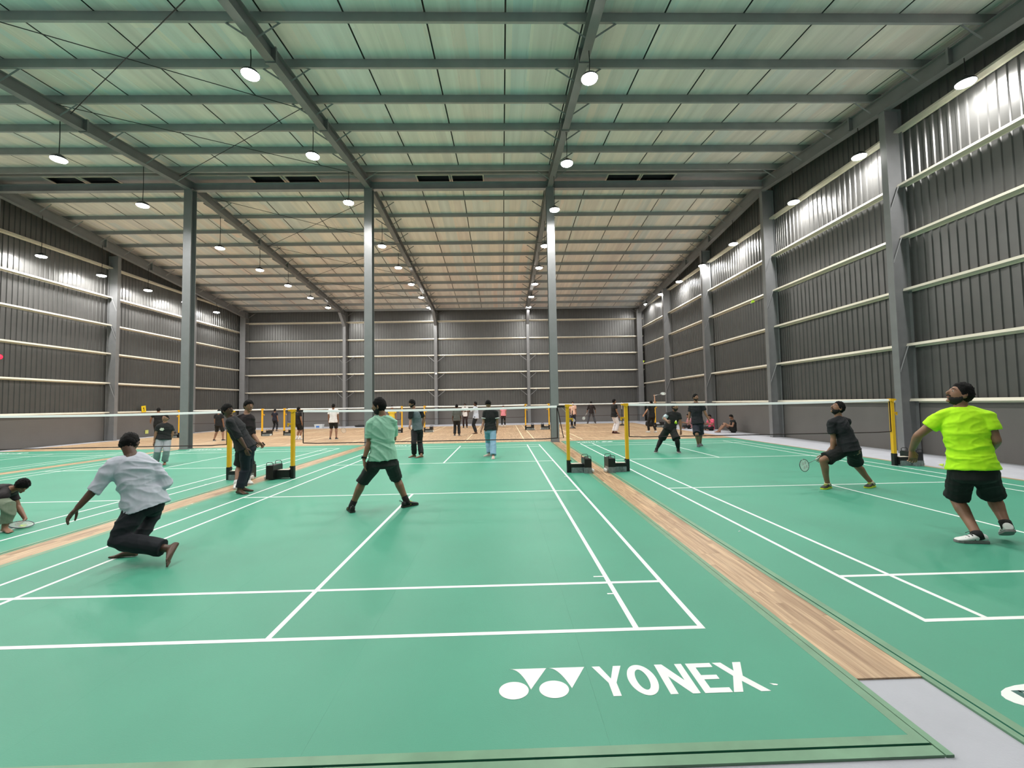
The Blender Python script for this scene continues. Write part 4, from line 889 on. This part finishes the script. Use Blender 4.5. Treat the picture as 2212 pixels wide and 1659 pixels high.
R2 = add('p2', vox=.008, S=.84, look=(-20, -52), skin='m', hair='fringe', hair_t=.032, yaw=0,
    label='crouching barefoot man in dark tee and green trousers at the left edge',
    shirt=dict(name='tee_darkmaroon', rgb=(36, 24, 32), sleeve=.55, hem=.25, loose=.02), pants=dict(mat='cargo_green', rgb=(108, 120, 102), len=1.85, wide=.018, loose=.016, wr=.006), curlL=.5)
R3 = add('p3', vox=.0085, S=1.04, look=(172, -4), skin='m', hair='fringe', hair_t=.026, beard=.012, fat=.004, palmL=(1, .2, 0), curlL=.25,
    label='man in a mint green tee and dark shorts standing astride, back turned',
    shirt=dict(name='tee_mint', rgb=(150, 198, 174), sleeve=.78, hem=.03, loose=.018, flare=.018, wr=.005), pants=dict(mat='shorts_charcoal', rgb=(50, 56, 54), len=1.02, wide=.028, loose=.018, name='shorts'),
    shoes=dict(name='black_yellow', rgb=(22, 24, 22), sole=(40, 42, 36), accent=(206, 216, 50), sock=(18, 18, 18), sockh=.09))
J3 = R3
R4 = add('p4', vox=.0085, look=(-8, 8), skin='d', hair='fringe', hair_t=.024, yaw=-12,
    label='man with glasses, dark checked shirt and jeans, leaning far backwards',
    shirt=dict(name='shirt_darkcheck', rgb=(44, 45, 52), sleeve=1.12, loose=.02, hem=.06, flare=.015, wr=.004, noise=.3), pants=dict(mat='jeans_blue', rgb=(26, 38, 60), len=1.92, wide=.014, loose=.012))
R5 = add('p5', vox=.009, S=1.02, look=(-32, 2), skin='m', hair='fringe', hair_t=.030, yaw=-28, curlL=.7,
    label='smiling man in a dark maroon shirt behind the man who leans back',
    shirt=dict(name='shirt_maroon', rgb=(48, 32, 38), sleeve=1.1, loose=.018, hem=.12), pants=dict(mat='shorts_dark', rgb=(30, 33, 40), len=.9, wide=.02, name='shorts'),
    shoes=dict(name='white', rgb=(215, 215, 212), sole=(200, 200, 198), sock=(205, 205, 205), sockh=.06))
R9 = add('p9', vox=.0085, S=1.06, look=(158, 22), skin='m', hair='short', hair_t=.026, beard=.009, fat=.004, palmL=(.3, 1, 0), curlL=.6,
    label='man in a neon yellow tee, black shorts and white shoes, seen from behind',
    shirt=dict(name='tee_neon', rgb=(186, 246, 22), sleeve=.55, hem=-.02, loose=.020, flare=.012, wr=.0055), pants=dict(mat='shorts_black', rgb=(24, 27, 27), len=.86, wide=.012, loose=.014, name='shorts'),
    shoes=dict(name='white_sport', rgb=(222, 224, 222), sole=(120, 118, 118), accent=(40, 40, 44), sock=(20, 20, 22), sockh=.03))
R8 = add('p8', vox=.0085, look=(172, 28), skin='m', hair='short', hair_t=.024, beard=.009, fat=.006, yaw=165,
    label='man in black tee and shorts crouching on the right court, looking up',
    shirt=dict(name='tee_navyblack', rgb=(20, 26, 36), sleeve=.72, hem=.17, loose=.022, wr=.004), pants=dict(mat='shorts_black', rgb=(18, 18, 20), len=.80, wide=.024, name='shorts'),
    shoes=dict(name='black_lime', rgb=(24, 28, 26), sole=(196, 214, 60), accent=(206, 224, 60), sock=(190, 186, 160), sockh=.02))
R6 = add('p6', vox=.0105, look=(205, -12), skin='m', hair='fringe', hair_t=.030, beard=.009, yaw=215,
    label='man in a grey tee with black sleeves and black trousers behind the net',
    shirt=dict(name='tee_greyblack', rgb=(92, 104, 110), sleeve_rgb=(20, 22, 26), sleeve=.75, hem=.06), pants=dict(mat='trousers_black', rgb=(18, 20, 26), len=1.9, wide=.024, name='trousers'))
R7 = add('p7', vox=.0105, look=(-105, -28), skin='m', hair='fringe', hair_t=.028, yaw=-95,
    label='man in a black polo shirt and pale blue jeans behind the net',
    shirt=dict(name='polo_black', rgb=(16, 18, 24), sleeve=.62, hem=.06, collar=(220, 222, 220), cuff=(215, 215, 215)), pants=dict(mat='jeans_pale', rgb=(128, 164, 188), len=1.93, wide=.035, name='jeans'),
    shoes=dict(name='pale_slippers', rgb=(190, 170, 158), sole=(200, 200, 196)))
R10 = add('p10', vox=.0105, look=(-62, 2), skin='m', hair='short', beard=.016, fat=.012, yaw=-72,
    label='stocky bearded man in black with black leggings, legs apart behind the right net',
    shirt=dict(name='tee_black', rgb=(18, 20, 24), sleeve=.55, hem=.15), pants=dict(mat='shorts_black', rgb=(16, 16, 19), len=.84, wide=.03, name='shorts'), pants2=1,
    shoes=dict(name='black', rgb=(20, 20, 22), sole=(190, 190, 188), sock=(22, 22, 24), sockh=.08))
R11 = add('p11', vox=.011, S=1.05, look=(-70, 4), skin='m', hair='short', beard=.010, yaw=-80,
    label='tall bearded man in navy tee and navy shorts at the right court back',
    shirt=dict(name='tee_navy', rgb=(22, 27, 42), sleeve=.7, hem=.04, loose=.024), pants=dict(mat='shorts_navy', rgb=(28, 40, 64), len=.92, wide=.025, name='shorts'),
    shoes=dict(name='grey', rgb=(66, 70, 74), sole=(90, 92, 92)))
R12 = add('p12', vox=.010, S=.93, look=(-86, 0), skin='m', hair='receding', bun=True, hair_t=.014, fat=.012, yaw=-88,
    label='woman in a black tee with pale print and grey joggers, left court',
    shirt=dict(name='tee_print', rgb=(20, 21, 26), sleeve=.62, hem=.02, loose=.022, print_rgb=(205, 205, 190)), pants=dict(mat='joggers_grey', rgb=(146, 150, 156), len=1.9, wide=.02, loose=.018))
# leggings of the stocky man
def leggings(J, S, rgb, name):
    mb = MB()
    for s in 'LR': limb(mb, [(J['kn'+s]+(J['hip'+s]-J['kn'+s])*.5, .088*S), (J['kn'+s]+(J['hip'+s]-J['kn'+s])*.22, .080*S), (J['kn'+s], .072*S), (J['kn'+s]+(J['an'+s]-J['kn'+s])*.28, .072*S), (J['kn'+s]+(J['an'+s]-J['kn'+s])*.72, .052*S)])
    o = mb.build('leggings', cloth(name, rgb), J['_body'], smooth=True)
leggings(R10, 1, (20, 21, 25), 'leggings_black')
# details on the near figures
def glasses(J):
    Hp = J['_hp']; mb = MB()
    for s in (-1, 1): mb.tube([Hp(s*.033+.024*math.cos(a), .099-.12*abs(s*.033+.024*math.cos(a))**1.3, .010+.019*math.sin(a)) for a in [2*PI*k/16 for k in range(17)]], .0022, 5)
    mb.tube([Hp(-.009, .101, .012), Hp(.009, .101, .012)], .002, 5)
    for s in (-1, 1): mb.tube([Hp(s*.057, .090, .014), Hp(s*.080, .03, .014), Hp(s*.084, -.01, .008)], .002, 5)
    mb.build('glasses', mat('glasses_frame', (30, 30, 32), .3), J['_body'])
glasses(R4)
def watch(J, s, S=1, rgb=(18, 18, 20)):
    w, e = J['wr'+s], J['el'+s]; d = nrm(e-w); mb = MB().tube([w+d*.012*S, w+d*.036*S], .0315*S, 16)
    mb.tube([w+d*.024*S+nrm(np.cross(d, A_(0, 1, .2)))*.026*S-A_(0, .012, 0), w+d*.024*S+nrm(np.cross(d, A_(0, 1, .2)))*.038*S-A_(0, .012, 0)], .019*S, 12); mb.build('wrist_watch', mat('watch_black', rgb, .35), J['_body'])
watch(R3, 'L', 1.04); watch(R4, 'L', 1, (150, 152, 155))
b5 = R5['haL']+R5['_b']
t = empty('smartphone', tuple(b5)); tag(t, 'black smartphone in the hand of the man in the maroon shirt', 'phone')
MB().box(-.04, .04, -.006, .006, -.03, .055).build('case', M_BLACK, t); t.rotation_euler = (.3, .9, .2)
for s, J in (('L', R3), ('R', R3)):
    sole, dv, fr, fu = J['f'+s]; p = lambda x, y, z: sole+dv*x+fr*y+fu*z
    MB().tube([p(-.085, 0, .085), p(-.115, .01, .10), p(-.135, .0, .115), p(-.11, -.015, .118), p(-.08, 0, .09)], .004, 6).build('heel_loop', M_BLACK, J['_body'])
sole, dv, fr, fu = R9['fL']; p = lambda x, y, z: sole+dv*x+fr*y+fu*z
MB().tube([p(.03, .035, .09), p(.05, .0, .105), p(.07, -.03, .08), p(.06, .02, .11), p(.09, .03, .09)], .0035, 6).build('lace', M_BLACK, R9['_body'])
# mint tee: small chest sleeve of the bearded man in black
MB().tube([R10['shR']+(R10['elR']-R10['shR'])*.45, R10['elR']], [.068, .058], 14).build('patterned_sleeve', mat('arm_sleeve_pattern', (176, 192, 200), .8, 0, .9, 40), R10['_body'])

# people farther back
def far(x, y, yaw, S, skin, hair, shirt, pants, label, shoes=None, **kw):
    pk = {k: kw.pop(k) for k in list(kw) if k in ('armL', 'armR', 'spread', 'stagger', 'lean', 'crouch')}
    J = pose(x, y, yaw, S, **pk)
    return person({k: tuple(v) for k, v in J.items()}, dict(S=S, vox=.0145, skin=skin, hair=hair, shirt=shirt, pants=pants, shoes=shoes, label=label, base=(x, y, -.004), yaw=yaw, **kw))
def sh(n, rgb, **k): return dict(name=n, rgb=rgb, **k)
def pa(n, rgb, ln, nm='trousers', **k): return dict(mat=n, rgb=rgb, len=ln, name=nm, **k)
BS = dict(name='black', rgb=(20, 20, 22), sole=(60, 60, 60)); WS = dict(name='white', rgb=(215, 215, 212), sole=(200, 200, 198))
far(-13.55, 9.75, -60, 1., 'm', 'short', sh('tee_navy', (22, 32, 62)), pa('shorts_navy', (26, 36, 60), .9, 'shorts'), 'person cut off by the left edge, only navy sleeve and arm visible', dict(name='black_lime', rgb=(24, 28, 26), sole=(196, 214, 60)))
far(-16.0, 19.0, 120, .98, 'm', 'short', sh('tee_black', (18, 20, 24)), pa('trousers_black', (20, 22, 28), 1.9), 'man in a black tee standing behind the woman in the printed tee', BS, armL=((.5, .2, -1), (.2, .8, -.6)))
far(-12.55, 18.4, 92, .90, 'm', 'short', sh('tee_black2', (22, 24, 32)), pa('shorts_black', (18, 18, 20), .92, 'shorts'), 'man in black tee and shorts, back turned, left of the leaning man', BS, spread=.24)
far(-13.9, 26.1, 80, .87, 'm', 'short', sh('tee_darkblue', (38, 40, 64)), pa('trousers_navy', (26, 34, 48), 1.9), 'distant person in dark blue beside a distant yellow post', BS, spread=.16, armL=((.35, .05, -1), (.25, .5, .5)))
far(-8.55, 18.25, 60, .93, 'm', 'short', sh('tee_black', (18, 20, 24)), pa('shorts_black', (18, 18, 20), .9, 'shorts'), 'man in black with white shoes, half hidden by a yellow post', dict(name='white', rgb=(215, 215, 212), sole=(200, 200, 198), sock=(20, 20, 20), sockh=.12))
R18 = far(-6.68, 17.9, 100, 1.0, 'm', 'fringe', sh('tee_white', (226, 224, 226)), pa('shorts_black', (18, 18, 20), .82, 'shorts'), 'young man in white tee and black shorts, back turned, holding a racket', BS, spread=.14, armR=((.1, .1, -1), (.02, .35, -1)))
far(-5.15, 23.0, -85, .92, 'm', 'short', sh('tee_yellow', (226, 192, 56)), pa('trousers_grey', (70, 72, 78), 1.9), 'distant person in a yellow tee just right of the mint shirt man', WS, armL=((.35, 0, -1), (.1, .2, -1)), fat=.02)
far(-.72, 18.7, 95, .93, 'd', 'short', sh('shirt_grey', (84, 88, 86), sleeve=1.2), pa('trousers_black', (18, 20, 26), 1.93, wide=.02), 'man in a dark grey shirt and black trousers, seen from behind in the middle distance', BS)
far(-.92, 25.7, -90, .95, 'd', 'short', sh('tee_white', (222, 218, 216)), pa('trousers_darkred', (60, 24, 30), 1.93), 'distant man in a white tee and dark red trousers, facing the camera', BS, armR=((.3, .3, -1), (-.5, .8, .3)))
far(.18, 19.9, 172, 1.0, 'd', 'short', sh('shirt_paleblue', (200, 208, 224), sleeve=1.1), pa('trousers_navy', (24, 30, 46), 1.93), 'man in a pale blue shirt and navy trousers stretching one arm to the left', None, armL=((.1, .75, -.6), (0, 1, -.05)), armR=((.15, 0, -1), (.05, .2, -1)))
far(1.68, 27.0, 95, .90, 'l', 'short', sh('top_pink', (226, 140, 152)), pa('trousers_black', (18, 20, 26), 1.93), 'distant person in a pink top and black trousers, right of the polo shirt man', WS)
R24 = far(6.35, 25.2, -95, .95, 'm', 'short', sh('tee_salmon', (226, 184, 164)), pa('jeans_navy', (28, 38, 66), 1.93), 'distant man in a salmon tee and navy jeans beside a yellow post', BS, armR=((.2, .1, -1), (-.3, .6, -.8)))
R25 = far(8.22, 28.2, 88, .95, 'm', 'short', sh('shirt_darkmaroon', (42, 26, 32), sleeve=1.3), pa('trousers_grey', (78, 80, 82), 1.93, wide=.02), 'distant man in a dark maroon shirt and grey trousers, legs apart, near the back wall', BS, spread=.30, armL=((.35, .1, -1), (.2, .3, -1)), armR=((.45, .1, -1), (.2, .2, -1)))
far(7.3, 18.3, 15, 1.0, 'm', 'long', sh('tee_black', (18, 20, 24), sleeve=.6), pa('trousers_white', (212, 208, 212), 1.93, wide=.03), 'long-haired person in a black tee and white trousers, standing side on', dict(name='maroon', rgb=(70, 28, 32), sole=(60, 30, 30)), armR=((.1, .1, -1), (0, .45, -1)), armL=((.1, .1, -1), (0, .45, -1)))
R27 = far(9.28, 18.45, 110, .93, 'l', 'long', sh('tee_black', (18, 20, 24)), pa('leggings', (18, 19, 23), 1.93, 'leggings'), 'woman in black with one arm raised, far right of the wooden floor', WS, spread=.14, stagger=.12, armR=((.35, .2, 1), (.1, .1, 1)), armL=((.6, -.1, -.7), (.3, .5, -.8)))
def seated(x, y, yaw, S, spec, knee_z=.42, reach=.62, cross=False):
    c, s_ = math.cos(math.radians(yaw)), math.sin(math.radians(yaw)); f = A_(c, s_, 0); r = A_(s_, -c, 0); u = A_(0, 0, 1); o = A_(x, y, 0); J = {}
    J['pelvis'] = o+u*.12*S; J['chest'] = o+u*.45*S-f*.02; J['neck'] = J['chest']+(u+f*.15)*.16*S; J['head'] = J['neck']+(u+f*.45)*.14*S
    for k, sg in (('L', -1), ('R', 1)):
        sh_ = J['neck']+(r*sg*.17-u*.05)*S; J['sh'+k] = sh_; J['el'+k] = sh_+nrm(-u+f*.35+r*sg*.2)*.28*S; J['wr'+k] = J['el'+k]+nrm(f*1-r*sg*.35+u*.25)*.24*S; J['ha'+k] = J['wr'+k]+nrm(f-r*sg*.3+u*.1)*.15*S
        J['hip'+k] = J['pelvis']+r*sg*.09*S
        if cross: J['kn'+k] = o+f*.30*S+r*sg*.26*S+u*.12; J['an'+k] = o+f*.36*S-r*sg*.08*S+u*.075; J['to'+k] = J['an'+k]-r*sg*.14+f*.05-u*.04
        else: J['kn'+k] = o+f*.38*S+r*sg*.10*S+u*knee_z*S; J['an'+k] = o+f*reach*S+r*sg*.10*S+u*.085; J['to'+k] = J['an'+k]+f*.15-u*.05
    return person({k: tuple(v) for k, v in J.items()}, dict(S=S, vox=.0135, base=(x, y, -.012), yaw=yaw, **spec))
RS = seated(12.92, 17.45, 168, 1., dict(skin='m', hair='long', look=(190, -25), label='person in black sitting on the floor against the right wall with bare legs drawn up', shirt=sh('top_black', (20, 20, 24), sleeve=.3, hem=.2), pants=pa('shorts_black', (18, 18, 20), .55, 'shorts')), .42, .66)
seated(12.72, 19.25, 195, .95, dict(skin='m', hair='long', look=(200, -15), label='long-haired person in a pink top sitting cross-legged by the right wall', shirt=sh('top_hotpink', (226, 92, 122), sleeve=.6, hem=.2), pants=pa('trousers_black', (18, 20, 26), 1.8)), cross=True)
seated(12.3, 20.9, 175, .95, dict(skin='m', hair='short', look=(180, -10), label='person in dusty pink sitting on the floor, half hidden behind the tall man in navy', shirt=sh('top_dustypink', (186, 130, 134), sleeve=1.2, hem=.2), pants=pa('trousers_black', (18, 20, 26), 1.8)), cross=True)
flush()

# rackets in hand
def W_(J, k): return J[k]+J['_b']
racket((-5.56, 3.10, .15), (-4.90, 3.04, .02), (.06, -.12, 1), (36, 46, 70), 'blue framed racket held low over the floor by the crouching man at the left edge')
w = W_(R8, 'wrR')*.3+W_(R8, 'haR')*.7
racket(w+A_(.03, .06, .02), w+A_(-.60, -.25, -.12), (.5, -.85, .2), (30, 36, 36), 'dark racket with white stencilled strings, before the crouching man in black', white=True)
w = W_(R12, 'wrR')*.4+W_(R12, 'haR')*.6
racket(w+A_(0, 0, .08), w+A_(.05, -.03, -.59), (.15, -1, .1), (150, 110, 112), 'racket hanging down from the hand of the woman in the printed tee')
w = W_(R18, 'wrR')*.4+W_(R18, 'haR')*.6
racket(w+A_(-.03, 0, .08), w+A_(.28, .1, -.5), (.2, -1, .3), (120, 110, 100), 'racket hanging from the hand of the young man in the white tee')
w = W_(R24, 'wrR')*.4+W_(R24, 'haR')*.6
racket(w+A_(-.03, 0, .05), w+A_(.12, -.35, -.5), (.1, -1, .5), (170, 176, 170), 'pale racket held before the jeans of the distant man in salmon')
w = W_(R25, 'wrL')*.4+W_(R25, 'haL')*.6
racket(w+A_(.03, 0, .05), w+A_(-.33, -.2, -.45), (.1, -1, .3), (210, 214, 214), 'white racket held low by the distant man in the dark maroon shirt', white=True)
w = W_(R27, 'wrR')*.4+W_(R27, 'haR')*.6
racket(w+A_(-.04, 0, 0), w+A_(.60, .1, .12), (.3, -.6, .8), (214, 216, 216), 'pale racket raised overhead by the woman in black', white=True)
t = empty('smartphone', tuple(W_(RS, 'haR')*.5+W_(RS, 'haL')*.5)); tag(t, 'smartphone held by the person in black sitting against the wall', 'phone'); MB().box(-.006, .006, -.035, .035, -.06, .07).build('case', M_BLACK, t); t.rotation_euler = (0, -.5, 0)

# ------------------------------------------------------------------ small things along the walls
t = empty('wall_sign', (-19.70, 22.31, 1.66), 0); tag(t, 'small yellow sign with a black figure one, tilted on the left wall', 'sign')
MB().box(0, .012, -.15, .15, -.19, .19).build('board', mat('sign_yellow', (236, 204, 30), .5), t)
MB().add([(.014, -.03+.02, -.11), (.014, .035, -.11), (.014, .035, .10), (.014, -.005, .10), (.014, -.06, .05), (.014, -.045, .02), (.014, -.01, .045)], [(0, 1, 2, 3, 4, 5, 6)]).build('numeral', M_BLACK, t)
t.rotation_euler = (.12, 0, 0); t.location.x = -19.52
o = MB().box(-19.73, -19.715, 22.70, 22.92, .18, .40).build('notice_card', mat('card_lime', (206, 210, 120), .6)); tag(o, 'small pale lime card low on the left wall beside the woman in the printed tee', 'card')
t = empty('indicator_lamp', (-19.45, 15.05, 3.94)); tag(t, 'glowing red lamp on the left wall, cut off by the left edge of the photo', 'lamp')
MB().lathe([(0, -.03), (.12, -.03), (.13, 0), (.12, .03), (0, .03)], n=20).build('housing', M_BLACK, t); t.children[0].rotation_euler = (0, PI/2, 0)
MB().lathe([(0, .02), (.105, .02), (.09, .05), (0, .06)], n=20).build('red_lens', mat('red_glow', (255, 20, 40), .4, emit=6), t); t.children[1].rotation_euler = (0, PI/2, 0)
t = empty('wall_camera', (-3.72, 31.17, 4.16)); tag(t, 'small round white fitting on a column of the back wall', 'camera')
MB().lathe([(0, -.02), (.09, -.02), (.1, .02), (.08, .05), (0, .05)], n=18).build('mount', M_WHITEP, t); MB().lathe([(0, -.1), (.04, -.095), (.075, -.06), (.085, -.02)], n=18).build('dome', mat('glowing_white_dome', (245, 245, 245), .2, emit=.6), t, smooth=True)  # faint glow put into the camera dome's material
t = empty('storage_bin', (-12.4, 29.6, -.012)); tag(t, 'translucent white storage bin with blue contents by the back wall', 'bin')
MB().ring([[(x_*w_, y_*w_, z_) for x_, y_ in ((-.3, -.2), (.3, -.2), (.3, .2), (-.3, .2))] for w_, z_ in ((.9, 0), (1, .26))]).build('tub', mat('bin_white', (206, 210, 212), .4), t)
MB().box(-.31, .31, -.21, .21, .26, .29).build('lid', mat('bin_lid', (225, 226, 226), .4), t); MB().box(-.16, .08, -.212, -.19, .06, .18).build('blue_label', mat('blue_label', (70, 120, 190), .5), t)
def bag(loc, l, w, h, rgb, lab, rz=0):
    t = empty('racket_bag', loc, rz); tag(t, lab, 'bag', 'bags along the back wall'); mb = MB(); X, Y, Z = A_(1, 0, 0), A_(0, 1, 0), A_(0, 0, 1)
    ico(mb, A_(0, 0, h*.5), l/2, w/2, h/2, X, Y, Z, 16, 10, lambda d: tuple(math.copysign(abs(q)**.6, q) for q in d)); mb.build('body', mat('bag_%d' % rgb[0], rgb, .7), t, smooth=True)
    MB().tube([(-l*.25, 0, h*.85), (-l*.15, 0, h*1.25), (l*.15, 0, h*1.25), (l*.25, 0, h*.85)], .012, 6).build('handle', M_BLACK, t)
bag((-9.45, 30.2, -.012), .95, .3, .16, (20, 20, 22), 'flat black bag lying by the back wall, left of the middle free standing column', .1)
bag((-6.2, 25.7, -.004), .6, .3, .1, (120, 122, 126), 'small grey bag on the wooden floor behind the man in the mint shirt', .4)
bag((10.95, 23.6, -.004), .5, .35, .34, (18, 18, 20), 'black bag behind the woman with the raised arm')
# crumbs of white feather on the mats
for i, (x, y) in enumerate(((-3.47, 3.97), (4.50, 2.12), (-3.62, 4.3))):
    o = MB().add([(-.012, -.006, 0), (.014, -.003, .003), (.01, .008, .006), (-.01, .006, .001), (0, 0, .009)], [(0, 1, 4), (1, 2, 4), (2, 3, 4), (3, 0, 4), (0, 3, 2, 1)]).build('feather_scrap', M_WHITEP)
    o.location = (x, y, .0005 if abs(abs(x)-3.836) > .2 else -.003); tag(o, ('white feather scrap beside the left board strip, the farther one', 'white feather scrap on the right green court near the board strip', 'white feather scrap on the left board strip')[i], 'scrap', 'white feather scraps')
